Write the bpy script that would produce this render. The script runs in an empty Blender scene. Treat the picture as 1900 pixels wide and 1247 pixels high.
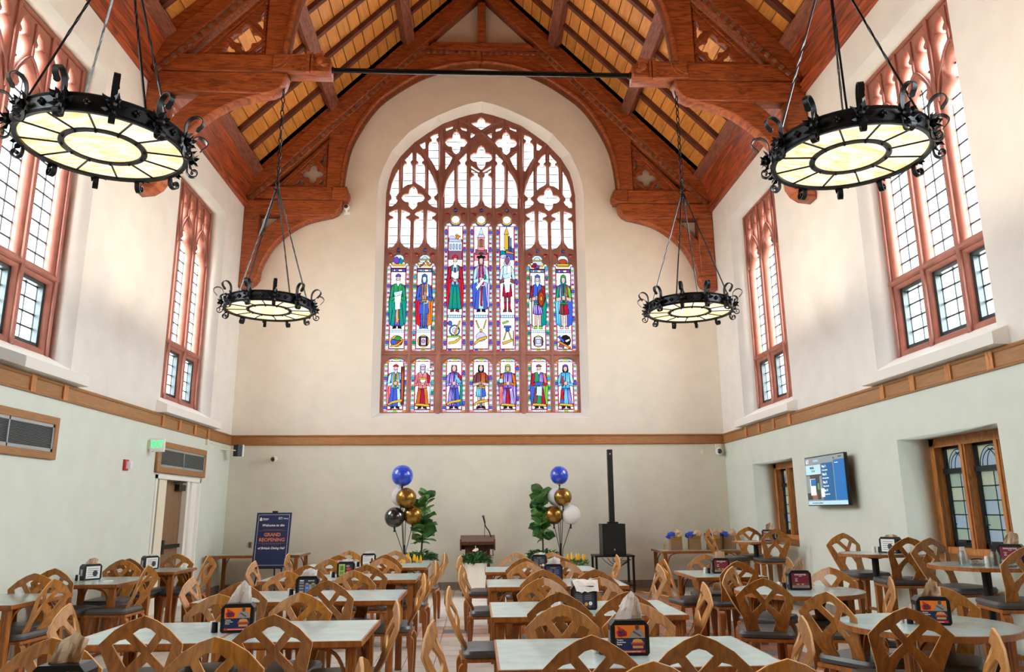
import bpy, bmesh, math, random
from math import sin, cos, pi, radians, sqrt, atan2
from mathutils import Vector, Matrix
from mathutils.geometry import delaunay_2d_cdt

random.seed(7)
SC = bpy.context.scene
COL = SC.collection
# ------------------------------------------------------------------ camera
CAM_F, PITCH, YAW, ROLL, CAM_H = 1411.54, .22553, .04631, -.0077, 1.512
fw = Vector((sin(YAW)*cos(PITCH), cos(YAW)*cos(PITCH), sin(PITCH)))
rt = Vector((cos(YAW), -sin(YAW), 0)); up = rt.cross(fw)
r2 = cos(ROLL)*rt + sin(ROLL)*up; u2 = -sin(ROLL)*rt + cos(ROLL)*up
cd = bpy.data.cameras.new('camera'); cam = bpy.data.objects.new('camera', cd); COL.objects.link(cam)
cd.sensor_fit = 'HORIZONTAL'; cd.sensor_width = 36; cd.lens = CAM_F/1900*36; cd.clip_start = .05; cd.clip_end = 300
m = Matrix((r2, u2, -fw)).transposed().to_4x4(); m.translation = (0, 0, CAM_H); cam.matrix_world = m
SC.camera = cam
# ------------------------------------------------------------------ sky, exposure
SKY = 7.0
EXPO = 2.42
EM = 2**-EXPO
GK = 1/(SKY*2**EXPO)
w = bpy.data.worlds.new('sky'); SC.world = w; w.use_nodes = True
bg = w.node_tree.nodes['Background']; bg.inputs[0].default_value = (.90, .96, 1, 1); bg.inputs[1].default_value = SKY
SC.view_settings.view_transform = 'Standard'; SC.view_settings.look = 'None'
SC.view_settings.exposure = EXPO; SC.view_settings.gamma = 1; SC.view_settings.use_curve_mapping = False
SC.cycles.max_bounces = 10; SC.cycles.diffuse_bounces = 6; SC.cycles.transparent_max_bounces = 16
SC.cycles.sample_clamp_direct = .85; SC.cycles.caustics_reflective = False; SC.cycles.caustics_refractive = False

C0, HW = .07, 5.055            # room centre line and half width
XL, XR, YB, YF = -4.978, 5.131, 15.7, -1.5

def portal(name, loc, rot, sx, sy):
    l = bpy.data.lights.new(name, 'AREA'); l.shape = 'RECTANGLE'; l.size = sx; l.size_y = sy; l.cycles.is_portal = True
    o = bpy.data.objects.new(name, l); COL.objects.link(o); o.location = loc; o.rotation_euler = rot
for yc in (13.25, 8.25, 3.25):
    portal('window_light', (XL-.6, yc, 5.35), (0, -pi/2, 0), 3.9, 2.25)
    portal('window_light', (XR+.6, yc, 5.35), (0, pi/2, 0), 3.9, 2.25)
portal('window_light', (C0, YB+.5, 7), (-pi/2, 0, 0), 4.2, 7)

# ------------------------------------------------------------------ materials
def lin(c):
    return tuple((v/255/12.92 if v/255 <= .04045 else ((v/255+.055)/1.055)**2.4) for v in c)
def mat(name, col, rough=.6, metal=0, var=0, scale=8, bump=0, stretch=(1, 1, 1), col2=None, rnd=0, emit=None, spec=.5, dist=2, coat=0):
    m = bpy.data.materials.new(name); m.use_nodes = True; nt = m.node_tree; b = nt.nodes['Principled BSDF']
    c = lin(col); b.inputs['Base Color'].default_value = (*c, 1); b.inputs['Roughness'].default_value = rough; b.inputs['Metallic'].default_value = metal
    b.inputs['Specular IOR Level'].default_value = spec
    if coat: b.inputs['Coat Weight'].default_value = coat; b.inputs['Coat Roughness'].default_value = .15
    if emit:
        b.inputs['Emission Color'].default_value = (*c, 1); b.inputs['Emission Strength'].default_value = emit*EM
    if var or col2 or bump or rnd:
        tc = nt.nodes.new('ShaderNodeTexCoord'); mp = nt.nodes.new('ShaderNodeMapping'); nz = nt.nodes.new('ShaderNodeTexNoise')
        mp.inputs['Scale'].default_value = stretch
        nz.inputs['Scale'].default_value = scale; nz.inputs['Detail'].default_value = 5; nz.inputs['Distortion'].default_value = dist if col2 else 0
        oi = nt.nodes.new('ShaderNodeObjectInfo')
        ad = nt.nodes.new('ShaderNodeVectorMath'); ad.operation = 'MULTIPLY_ADD'
        cb = nt.nodes.new('ShaderNodeCombineXYZ')
        for i in range(3): nt.links.new(oi.outputs['Random'], cb.inputs[i])
        ad.inputs[1].default_value = (37, 53, 71)
        nt.links.new(cb.outputs[0], ad.inputs[0]); nt.links.new(tc.outputs['Object'], ad.inputs[2])
        nt.links.new(ad.outputs[0], mp.inputs[0]); nt.links.new(mp.outputs[0], nz.inputs['Vector'])
        rp = nt.nodes.new('ShaderNodeValToRGB')
        if col2 is None: col2 = tuple(v*(1-var) for v in col)
        rp.color_ramp.elements[0].position = .32; rp.color_ramp.elements[1].position = .68
        rp.color_ramp.elements[0].color = (*lin(col2), 1); rp.color_ramp.elements[1].color = (*c, 1)
        nt.links.new(nz.outputs['Fac'], rp.inputs[0])
        out = rp.outputs[0]
        if rnd:
            hs = nt.nodes.new('ShaderNodeHueSaturation'); mr = nt.nodes.new('ShaderNodeMapRange')
            mr.inputs[3].default_value = 1-rnd; mr.inputs[4].default_value = 1+rnd
            nt.links.new(oi.outputs['Random'], mr.inputs[0]); nt.links.new(mr.outputs[0], hs.inputs['Value']); nt.links.new(out, hs.inputs['Color'])
            out = hs.outputs[0]
        nt.links.new(out, b.inputs['Base Color'])
        if emit: nt.links.new(out, b.inputs['Emission Color'])
        if bump:
            bp = nt.nodes.new('ShaderNodeBump'); bp.inputs['Strength'].default_value = bump; bp.inputs['Distance'].default_value = .01
            nt.links.new(nz.outputs['Fac'], bp.inputs['Height']); nt.links.new(bp.outputs[0], b.inputs['Normal'])
    return m
def glass(name, tcol, gloss=.05):
    m = bpy.data.materials.new(name); m.use_nodes = True; nt = m.node_tree; nt.nodes.clear()
    o = nt.nodes.new('ShaderNodeOutputMaterial'); t = nt.nodes.new('ShaderNodeBsdfTransparent'); g = nt.nodes.new('ShaderNodeBsdfGlossy')
    x = nt.nodes.new('ShaderNodeMixShader'); x.inputs[0].default_value = gloss
    t.inputs[0].default_value = (*tcol, 1); g.inputs['Roughness'].default_value = .08
    nt.links.new(t.outputs[0], x.inputs[1]); nt.links.new(g.outputs[0], x.inputs[2]); nt.links.new(x.outputs[0], o.inputs[0])
    return m

M = {}
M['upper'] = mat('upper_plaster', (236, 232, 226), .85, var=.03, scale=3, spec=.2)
M['upper_b'] = mat('upper_plaster_warm_light', (234, 224, 209), .85, var=.03, scale=3, spec=.2)  # same plaster, with the end wall's warm light put into the colour
M['lower'] = mat('lower_paint', (214, 220, 209), .7, var=.03, scale=3, spec=.3)  # grey-green paint with the side walls' cool daylight mixed into the colour
M['lower_b'] = mat('lower_paint_warm_light', (220, 215, 199), .7, var=.03, scale=3, spec=.3)  # same lower paint, tinted for the warm light falling on the end wall
M['white'] = mat('white_paint', (238, 236, 230), .6, spec=.3)
M['timber'] = mat('stained_timber', (182, 94, 46), .5, scale=2.2, stretch=(1, 1, 7), col2=(112, 50, 24), bump=.15)
M['timber_h'] = mat('stained_timber_level', (182, 94, 46), .5, scale=2.2, stretch=(1, 7, 7), col2=(112, 50, 24), bump=.15)
M['cornice'] = mat('streaked_cornice_timber', (186, 84, 42), .45, scale=2.0, stretch=(6, .5, 6), col2=(96, 42, 24), bump=.1)
M['dentil'] = mat('carved_dusty_wood', (158, 108, 86), .7, var=.2)
M['purlin'] = mat('purlin_wood', (150, 88, 68), .7, scale=5, stretch=(3, .5, 3), col2=(102, 54, 40), bump=.2)
M['rafter'] = mat('rafter_wood', (112, 58, 42), .7, var=.25, scale=6, bump=.15)
M['board'] = mat('ceiling_board', (232, 160, 80), .5, scale=3, stretch=(3, .5, 3), col2=(208, 132, 58), rnd=.12, bump=.05)
M['oak'] = mat('oak_trim', (162, 112, 66), .5, scale=4, stretch=(8, .7, 8), col2=(136, 94, 54), bump=.08)
M['oak_x'] = mat('oak_trim_across', (164, 110, 62), .5, scale=4, stretch=(.7, 8, 8), col2=(138, 88, 48), bump=.08)
M['oak_win'] = mat('oak_window_frame', (200, 132, 70), .45, scale=5, stretch=(6, 6, .8), col2=(150, 90, 42), bump=.1)
M['stone'] = mat('red_brown_window_frame', (158, 94, 76), .55, var=.15, scale=5, spec=.4)
M['stone_b'] = mat('brown_tracery', (160, 104, 90), .55, var=.15, scale=5, spec=.4)
M['lead'] = mat('lead_came', (40, 44, 48), .5, metal=.4)
M['casement'] = mat('dark_casement_metal', (34, 44, 46), .4, metal=.3)
M['iron'] = mat('black_iron', (22, 24, 27), .42, metal=.6, var=.3, scale=40, bump=.2)
M['steel'] = mat('grey_rod', (92, 96, 100), .35, metal=.8, var=.2, scale=30)
M['chair'] = mat('bent_plywood', (172, 114, 46), .34, scale=3, stretch=(5, 5, .7), col2=(130, 80, 26), rnd=.22, bump=.03)
M['edge'] = mat('plywood_edge', (206, 160, 104), .5)
M['leg'] = mat('bentwood_leg', (168, 102, 42), .38, scale=4, stretch=(5, 5, .6), col2=(128, 72, 26), rnd=.1)
M['vinyl'] = mat('grey_vinyl', (78, 78, 78), .38, var=.1, scale=6, bump=.05)
M['lam'] = mat('grey_green_laminate', (170, 188, 186), .2, var=.08, scale=7, dist=0)
M['plastic'] = mat('black_plastic', (17, 18, 20), .4, spec=.35)
M['tissue'] = mat('white_tissue', (240, 238, 234), .9)
M['kraft'] = mat('kraft_paper', (206, 178, 146), .85, var=.1, scale=12)
M['bag'] = mat('brown_paper_bag', (160, 124, 90), .85, var=.1, scale=10)
M['gold'] = mat('gold_foil', (200, 160, 70), .3, metal=.9)
M['bluetissue'] = mat('blue_tissue', (30, 76, 196), .7)
M['tile'] = mat('beige_floor_tile', (224, 218, 208), .4, var=.08, scale=5, rnd=.05)
M['paleterra'] = mat('pale_terracotta_tile', (206, 168, 148), .45, var=.12, scale=6, rnd=.1)
M['terra'] = mat('terracotta_tile', (172, 116, 92), .45, var=.12, scale=6, rnd=.12)
M['slate'] = mat('slate_tile', (96, 110, 112), .45, var=.1, scale=6, rnd=.08)
M['grout'] = mat('grout', (120, 112, 104), .9)
M['skirt'] = mat('baseboard_tile', (142, 128, 116), .6, var=.1, scale=6, rnd=.06)
M['green'] = mat('leaf_green', (112, 170, 84), .4, var=.35, scale=14, rnd=.2)
M['dgreen'] = mat('dark_leaf_green', (80, 136, 74), .45, var=.35, scale=12, rnd=.2)
M['bark'] = mat('bark', (84, 64, 44), .8, var=.2)
M['potwhite'] = mat('white_planter', (236, 230, 220), .5)
M['soil'] = mat('soil', (50, 38, 28), .95)
M['bblue'] = mat('blue_balloon', (22, 66, 190), .16, coat=1)
M['bgold'] = mat('gold_balloon', (150, 112, 50), .24, metal=.8)
M['bblack'] = mat('black_balloon', (22, 22, 24), .14, coat=1)
M['bwhite'] = mat('white_balloon', (236, 236, 240), .25, coat=.6)
M['walnut'] = mat('lectern_wood', (96, 54, 34), .4, scale=4, stretch=(5, 5, .7), col2=(64, 32, 20))
M['door'] = mat('door_veneer', (138, 104, 74), .5, scale=4, stretch=(6, 6, .5), col2=(108, 76, 50))
M['navy'] = mat('navy_board', (22, 38, 86), .6)
M['coral'] = mat('coral_print', (224, 132, 88), .6)
M['dimcoral'] = mat('dim_coral_print', (130, 84, 80), .6)
M['wprint'] = mat('white_print', (240, 240, 240), .6)
M['dprint'] = mat('dark_print', (40, 46, 60), .6)
M['orange'] = mat('orange_print', (238, 130, 30), .5)
M['red'] = mat('red_print', (204, 50, 44), .5)
M['maroon'] = mat('maroon_print', (122, 30, 50), .5)
M['lime'] = mat('lime_print', (150, 186, 80), .5)
M['pgreen'] = mat('green_print', (44, 120, 70), .5)
M['pblue'] = mat('blue_print', (60, 110, 200), .5)
M['pgrey'] = mat('grey_print', (150, 146, 146), .5)
M['skin'] = mat('brown_print', (104, 70, 52), .5)
M['bun'] = mat('tan_print', (214, 152, 84), .5)
M['alu'] = mat('brushed_aluminium', (176, 182, 186), .35, metal=.8)
M['ventdark'] = mat('vent_shadow', (60, 66, 70), .8)
M['firered'] = mat('alarm_red', (178, 36, 40), .4)
M['cream'] = mat('cream_plastic', (226, 218, 196), .5)
M['exitgreen'] = mat('exit_green_glow', (70, 235, 140), .4, emit=1.2)
M['darkglass'] = mat('dark_glass', (18, 20, 24), .08, coat=1)
M['yellow'] = mat('yellow_flower', (236, 178, 40), .6)
M['cordyellow'] = mat('yellow_cord', (222, 184, 50), .5)
M['wflower'] = mat('white_flower', (240, 232, 228), .5)
M['scr_blue'] = mat('screen_blue', (3, 86, 138), .3, emit=.5)
M['scr_blue2'] = mat('screen_bright_blue', (3, 98, 165), .3, emit=.55)
M['scr_grey'] = mat('screen_grey', (128, 138, 140), .3, emit=.45)
M['scr_pale'] = mat('screen_pale', (166, 200, 216), .3, emit=.6)
M['scr_white'] = mat('screen_white', (226, 236, 240), .3, emit=.7)
M['scr_dark'] = mat('screen_dark', (64, 58, 54), .3, emit=.3)
M['scr_brown'] = mat('screen_brown', (140, 98, 74), .3, emit=.4)
M['scr_green'] = mat('screen_green', (90, 150, 110), .3, emit=.4)
M['clear'] = glass('clear_pane', (.96, .98, .98), .04)
def obscured(name, c):
    m = bpy.data.materials.new(name); m.use_nodes = True; nt = m.node_tree; nt.nodes.clear()
    o = nt.nodes.new('ShaderNodeOutputMaterial'); t = nt.nodes.new('ShaderNodeBsdfTranslucent'); g = nt.nodes.new('ShaderNodeBsdfGlossy'); x = nt.nodes.new('ShaderNodeMixShader')
    x.inputs[0].default_value = .06; g.inputs['Roughness'].default_value = .15; t.inputs[0].default_value = (*[v*GK*1.9 for v in lin(c)], 1)
    nt.links.new(t.outputs[0], x.inputs[1]); nt.links.new(g.outputs[0], x.inputs[2]); nt.links.new(x.outputs[0], o.inputs[0]); return m
M['tint_g'] = obscured('pale_green_pane', (138, 152, 136)); M['tint_b'] = obscured('pale_blue_pane', (138, 152, 164)); M['tint_y'] = obscured('pale_cream_pane', (158, 162, 140))
M['jar'] = glass('jar_glass', (.88, .92, .92), .15)
# amber lamp glass, lit from inside
def lampglass():
    m = bpy.data.materials.new('lit_amber_glass'); m.use_nodes = True; nt = m.node_tree; b = nt.nodes['Principled BSDF']
    tc = nt.nodes.new('ShaderNodeTexCoord'); nz = nt.nodes.new('ShaderNodeTexNoise'); nz.inputs['Scale'].default_value = 3.2; nz.inputs['Detail'].default_value = 6; nz.inputs['Distortion'].default_value = 1.6
    mp = nt.nodes.new('ShaderNodeMapping'); mp.inputs['Scale'].default_value = (1, 3.5, 1); mp.inputs['Rotation'].default_value = (0, 0, .6)
    rp = nt.nodes.new('ShaderNodeValToRGB'); e = rp.color_ramp.elements
    e[0].position = .36; e[0].color = (*lin((240, 190, 112)), 1); e[1].position = .58; e[1].color = (*lin((255, 243, 214)), 1)
    nt.links.new(tc.outputs['Object'], mp.inputs[0]); nt.links.new(mp.outputs[0], nz.inputs['Vector']); nt.links.new(nz.outputs['Fac'], rp.inputs[0])
    nt.links.new(rp.outputs[0], b.inputs['Emission Color']); b.inputs['Emission Strength'].default_value = 1.45*EM
    b.inputs['Base Color'].default_value = (.25, .2, .12, 1); b.inputs['Roughness'].default_value = .2
    return m
M['lamp'] = lampglass()

# ------------------------------------------------------------------ helpers
def link(o, parent=None):
    COL.objects.link(o)
    if parent: o.parent = parent
    return o
def tag(o, label=None, cat=None, group=None, kind=None):
    if label: o['label'] = label
    if cat: o['category'] = cat
    if group: o['group'] = group
    if kind: o['kind'] = kind
    return o
def empty(name, loc=(0, 0, 0), rz=0, label=None, cat=None, group=None, kind=None, parent=None):
    o = bpy.data.objects.new(name, None); o.empty_display_size = .1; o.location = loc; o.rotation_euler = (0, 0, rz)
    link(o, parent); return tag(o, label, cat, group, kind)
def dup(root, loc=None, rz=None, parent=None):
    r = root.copy(); link(r, parent if parent else None)
    if parent is None: r.parent = None
    if loc is not None: r.location = loc
    if rz is not None: r.rotation_euler = (0, 0, rz)
    for ch in root.children:
        c = ch.copy(); link(c, r)
        for g in ch.children:
            d = g.copy(); link(d, c)
    return r
class MB:
    def __init__(s): s.v = []; s.f = []; s.mi = []; s.k = 0
    def add(s, vs, fs, k=None):
        n = len(s.v); s.v += [tuple(v) for v in vs]; s.f += [tuple(n+i for i in f) for f in fs]; s.mi += [s.k if k is None else k]*len(fs); return s
    def box(s, x0, x1, y0, y1, z0, z1, k=None):
        vs = [(x, y, z) for x in (x0, x1) for y in (y0, y1) for z in (z0, z1)]
        return s.add(vs, [(0, 1, 3, 2), (4, 6, 7, 5), (0, 4, 5, 1), (2, 3, 7, 6), (0, 2, 6, 4), (1, 5, 7, 3)], k)
    def cbox(s, c, d, mtx=None, k=None):
        n = len(s.v); s.box(-d[0]/2, d[0]/2, -d[1]/2, d[1]/2, -d[2]/2, d[2]/2, k)
        for i in range(n, len(s.v)):
            p = Vector(s.v[i])
            if mtx is not None: p = mtx @ p
            s.v[i] = tuple(p+Vector(c))
        return s
    def tube(s, pts, r, seg=6, cap=True, k=None, close=False):
        pts = [Vector(p) for p in pts]; n = len(pts); rs = r if isinstance(r, (list, tuple)) else [r]*n
        base = len(s.v); prev = None; vs = []
        for i, p in enumerate(pts):
            if close: d = pts[(i+1) % n]-pts[i-1]
            else: d = pts[min(i+1, n-1)]-pts[max(i-1, 0)]
            d.normalize()
            if prev is None:
                a = Vector((0, 0, 1)) if abs(d.z) < .9 else Vector((1, 0, 0)); a = (a-d*a.dot(d)).normalized()
            else:
                a = (prev-d*prev.dot(d))
                a = a.normalized() if a.length > 1e-6 else d.orthogonal().normalized()
            prev = a; b = d.cross(a)
            vs += [p+rs[i]*(cos(2*pi*j/seg)*a+sin(2*pi*j/seg)*b) for j in range(seg)]
        fs = []
        for i in range(n if close else n-1):
            for j in range(seg):
                a0 = i*seg+j; a1 = i*seg+(j+1) % seg; b0 = ((i+1) % n)*seg+j; b1 = ((i+1) % n)*seg+(j+1) % seg
                fs.append((a0, a1, b1, b0))
        if cap and not close:
            fs.append(tuple(range(seg))[::-1]); fs.append(tuple((n-1)*seg+j for j in range(seg)))
        return s.add(vs, fs, k)
    def lathe(s, prof, seg=20, c=(0, 0, 0), k=None, a0=0, a1=2*pi):
        full = abs(a1-a0-2*pi) < 1e-6; n = seg if full else seg+1; vs = []
        for r, z in prof:
            for j in range(n):
                a = a0+(a1-a0)*j/seg; vs.append((c[0]+r*cos(a), c[1]+r*sin(a), c[2]+z))
        fs = []
        for i in range(len(prof)-1):
            for j in range(seg):
                j1 = (j+1) % n
                fs.append((i*n+j, i*n+j1, (i+1)*n+j1, (i+1)*n+j))
        return s.add(vs, fs, k)
    def ribbon(s, pts, wdir, wid, th, k=None):
        """flat strip along pts; wdir is its width direction"""
        pts = [Vector(p) for p in pts]; wd = Vector(wdir).normalized(); vs = []; n = len(pts)
        ws = wid if isinstance(wid, (list, tuple)) else [wid]*n
        for i, p in enumerate(pts):
            d = (pts[min(i+1, n-1)]-pts[max(i-1, 0)]).normalized(); nn = d.cross(wd).normalized()
            for a, b in ((-1, -1), (1, -1), (1, 1), (-1, 1)): vs.append(p+wd*a*ws[i]/2+nn*b*th/2)
        fs = [(0, 1, 2, 3), tuple((n-1)*4+j for j in (3, 2, 1, 0))]
        for i in range(n-1):
            for j in range(4): fs.append((i*4+j, (i+1)*4+j, (i+1)*4+(j+1) % 4, i*4+(j+1) % 4))
        return s.add(vs, fs, k)
    def sphere(s, c, r, nu=16, nv=10, k=None, sc=(1, 1, 1)):
        n0 = len(s.v)
        prof = [(r*sin(pi*i/nv), -r*cos(pi*i/nv)) for i in range(nv+1)]
        prof[0] = (1e-4, -r); prof[-1] = (1e-4, r)
        s.lathe(prof, nu, (0, 0, 0), k)
        for i in range(n0, len(s.v)):
            v = s.v[i]; s.v[i] = (c[0]+v[0]*sc[0], c[1]+v[1]*sc[1], c[2]+v[2]*sc[2])
        return s
    def prism(s, poly, y0, y1, mp=None, k=None):
        """convex-ish polygon in (a,b), extruded in depth; mp maps (a,b,d) to xyz"""
        mp = mp or (lambda a, b, d: (a, d, b)); n = len(poly)
        vs = [mp(a, b, y0) for a, b in poly]+[mp(a, b, y1) for a, b in poly]
        fs = [tuple(range(n)), tuple(range(2*n-1, n-1, -1))]+[(i, n+i, n+(i+1) % n, (i+1) % n) for i in range(n)]
        return s.add(vs, fs, k)
    def mesh(s, name, mats, smooth=False):
        me = bpy.data.meshes.new(name); me.from_pydata(s.v, [], s.f)
        for mm in (mats if isinstance(mats, (list, tuple)) else [mats]): me.materials.append(mm)
        if any(s.mi): me.polygons.foreach_set('material_index', s.mi)
        bm = bmesh.new(); bm.from_mesh(me); bmesh.ops.recalc_face_normals(bm, faces=bm.faces); bm.to_mesh(me); bm.free()
        if smooth:
            me.polygons.foreach_set('use_smooth', [True]*len(me.polygons))
            me.set_sharp_from_angle(angle=radians(40))
        me.update(); return me
    def build(s, name, mats, parent=None, loc=None, rz=None, smooth=False, label=None, cat=None, group=None, kind=None):
        o = bpy.data.objects.new(name, s.mesh(name, mats, smooth)); link(o, parent)
        if loc is not None: o.location = loc
        if rz is not None: o.rotation_euler = (0, 0, rz)
        return tag(o, label, cat, group, kind)
def put(name, me, parent=None, loc=(0, 0, 0), rot=(0, 0, 0), scale=None, **kw):
    o = bpy.data.objects.new(name, me); link(o, parent); o.location = loc; o.rotation_euler = rot
    if scale: o.scale = scale
    return tag(o, **kw)
def flat(name, outlines, thick, bevel, mats, mp=None, bevres=0):
    """2D outlines (first the outside, then holes) filled and extruded by thick; mp maps local (x,y,d) with d in -t/2..t/2"""
    cu = bpy.data.curves.new(name, 'CURVE'); cu.dimensions = '2D'; cu.fill_mode = 'BOTH'
    cu.extrude = max(thick/2-bevel, .0005); cu.bevel_depth = bevel; cu.bevel_resolution = bevres; cu.offset = -bevel if bevel else 0
    for ol in outlines:
        sp = cu.splines.new('POLY'); sp.points.add(len(ol)-1)
        for i, p in enumerate(ol): sp.points[i].co = (p[0], p[1], 0, 1)
        sp.use_cyclic_u = True
    ob = bpy.data.objects.new('tmp', cu); me = bpy.data.meshes.new_from_object(ob); bpy.data.objects.remove(ob); bpy.data.curves.remove(cu)
    me.name = name; me.materials.clear()
    for mm in (mats if isinstance(mats, (list, tuple)) else [mats]): me.materials.append(mm)
    mp = mp or (lambda x, y, d: (x, d, y))
    for v in me.vertices: v.co = mp(*v.co)
    me.polygons.foreach_set('material_index', [0]*len(me.polygons))
    bm = bmesh.new(); bm.from_mesh(me); bmesh.ops.remove_doubles(bm, verts=bm.verts, dist=1e-5); bmesh.ops.recalc_face_normals(bm, faces=bm.faces); bm.to_mesh(me); bm.free()
    me.update(); return me
def textmesh(s, size, mat_, align='CENTER', shear=0, depth=.0006):
    cu = bpy.data.curves.new('lettering', 'FONT'); cu.body = s; cu.size = size; cu.align_x = align; cu.shear = shear; cu.extrude = depth; cu.resolution_u = 2; cu.offset = size*.022
    ob = bpy.data.objects.new('tmp', cu); me = bpy.data.meshes.new_from_object(ob); bpy.data.objects.remove(ob); bpy.data.curves.remove(cu)
    me.materials.clear(); me.materials.append(mat_)
    for v in me.vertices: v.co = (v.co.x, -v.co.z, v.co.y)      # upright, facing -y
    return me
def arc(cx, cy, r, a0, a1, n, ry=None):
    ry = ry or r
    return [(cx+r*cos(a0+(a1-a0)*i/n), cy+ry*sin(a0+(a1-a0)*i/n)) for i in range(n+1)]
def smoothpts(pts, n=4, closed=False):
    out = []; N = len(pts)
    for i in range(N if closed else N-1):
        p0 = pts[(i-1) % N] if (closed or i > 0) else pts[i]; p1 = pts[i]; p2 = pts[(i+1) % N]; p3 = pts[(i+2) % N] if (closed or i+2 < N) else p2
        for j in range(n):
            t = j/n
            out.append(tuple(.5*(2*p1[k]+(p2[k]-p0[k])*t+(2*p0[k]-5*p1[k]+4*p2[k]-p3[k])*t*t+(3*p1[k]-p0[k]-3*p2[k]+p3[k])*t**3) for k in range(len(p1))))
    if not closed: out.append(tuple(pts[-1]))
    return out
def quatrefoil(cx, cy, rx, ry, n=6):
    """four pointed lobes"""
    out = []
    for q in range(4):
        a = pi/2*q
        for t in range(n+1):
            b = -.95*pi/1.6+(2*.95*pi/1.6)*t/n
            px = .56+.40*cos(b); py = .36*sin(b)
            if t == n//2: px += .06
            X = px*cos(a)-py*sin(a); Y = px*sin(a)+py*cos(a)
            out.append((cx+X*rx, cy+Y*ry))
    return out

# ================================================================== structure
ZT0, ZT1, ZM = 2.83, 3.035, 2.93
def rect(a0, a1, b0, b1): return [(a0, b0), (a1, b0), (a1, b1), (a0, b1)]
WIN_Y = (13.25, 8.25, 3.25)
WHW = 1.16
def side_wall(name, X, sgn, lower_holes, thick):
    mpw = lambda a, b, d: (X+sgn*(thick/2+d), a, b)
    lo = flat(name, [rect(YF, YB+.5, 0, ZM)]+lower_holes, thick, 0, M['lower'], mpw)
    o = put(name, lo, kind='structure')
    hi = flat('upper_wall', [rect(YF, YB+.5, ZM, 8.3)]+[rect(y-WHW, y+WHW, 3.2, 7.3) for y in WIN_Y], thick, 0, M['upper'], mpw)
    put('upper_wall', hi, o)
    return o
DOOR = (12.2, 14.16, 0.0, 2.1)
side_wall('wall_left', XL, -1, [[(DOOR[0], .002), (DOOR[1], .002), (DOOR[1], DOOR[3]), (DOOR[0], DOOR[3])]], .45)
LOWW = [(7.3, 9.15), (12.33, 14.16)]
side_wall('wall_right', XR, 1, [rect(a, b, .95, 2.32) for a, b in LOWW], .6)
# --- end wall with the great window
REV_O = [(2.26, 3.375), (2.278, 8.3), (2.25, 8.62), (2.17, 8.92), (1.994, 9.34), (1.616, 9.81), (1.342, 10.017), (.98, 10.226), (.62, 10.40), (.32, 10.52), (0, 10.6)]
REV_I = [(2.1, 3.53), (2.1, 8.43), (2.054, 8.746), (1.983, 9.01), (1.808, 9.316), (1.5, 9.666), (1.19, 9.912), (.89, 10.13), (.53, 10.283), (.28, 10.366), (0, 10.43)]
def sym(h): return [(C0+u, z) for u, z in h]+[(C0-u, z) for u, z in h[-2::-1]]
def roofz(u, off=0): return 7.90+off+1.02*(5-abs(u))
mpb = lambda a, b, d: (a, YB+.2+d, b)
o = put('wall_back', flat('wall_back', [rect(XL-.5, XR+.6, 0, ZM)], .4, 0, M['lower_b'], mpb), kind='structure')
gable = [(XL-.5, ZM), (XR+.6, ZM), (XR+.6, 7.9), (C0+5.055, 8.7), (C0, roofz(0, .84)), (C0-5.055, 8.7), (XL-.5, 7.9)]
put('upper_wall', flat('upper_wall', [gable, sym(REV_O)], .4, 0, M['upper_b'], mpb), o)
mb = MB(); A = sym(REV_O); B = sym(REV_I); n = len(A)
mb.add([(x, YB+.001, z) for x, z in A]+[(x, YB+.26, z) for x, z in B], [(i, (i+1) % n, n+(i+1) % n, n+i) for i in range(n)])
mb.build('window_reveal', M['white'], o)
# --- unseen rear wall behind the camera, near and dark to cut front light
mb = MB(); mb.box(XL-.5, XR+.6, YF-.3, YF, 0, 14); mb.build('wall_front', M['oak'], kind='structure')
# --- floor of tiles
mb = MB(); mb.box(XL-.5, XR+.6, YF-.3, YB+.4, -.2, -.006); fl = mb.build('floor', M['grout'], kind='structure')
T = .305; g = .004
tm = {}
for k in ('tile', 'terra', 'slate', 'paleterra'):
    b = MB(); b.box(g, T-g, g, T-g, -.006, 0); tm[k] = b.mesh('tile', M[k])
nx0 = int((XL+.435)/T)-1; tiles = []
for i in range(nx0, 20):
    x = -.435+i*T
    if x+T < XL or x > XR: continue
    for j in range(-2, 53):
        y = j*T-.1
        if y > YB-.05: continue
        xc, yc = x+T/2, y+T/2; k = 'tile'
        if 10.1 < yc < 11.0 or 5.0 < yc < 5.6: k = 'paleterra'
        if 2.15 < xc < 3.45: k = 'terra'
        if (2.5 < xc < 3.1 and (i+j) % 3 == 0 and 4 < yc < 15) or (10.3 < yc < 10.7 and i % 4 == 0): k = 'slate'
        vis = 0
        if -.75 < xc < .2 and yc > 3.4: vis = 3+yc*.01
        elif 1.55 < xc < 3.5 and yc > 4.5: vis = 2-abs(xc-2.3)*.2
        elif xc < -3 and yc > 6.5: vis = 1
        elif xc > 3.4 and yc > 4: vis = 1
        tiles.append((vis, random.random(), x, y, k))
tiles.sort(reverse=True)
rest = MB(); order = ['tile', 'terra', 'slate', 'paleterra']
for q, (v, _, x, y, k) in enumerate(tiles):
    if q < 290: put('tile', tm[k], fl, (x, y, 0))
    else: rest.box(x+g, x+T-g, y+g, y+T-g, -.006, 0, order.index(k))
rest.build('floor_tiles', [M['tile'], M['terra'], M['slate'], M['paleterra']], fl, kind='stuff')
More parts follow.
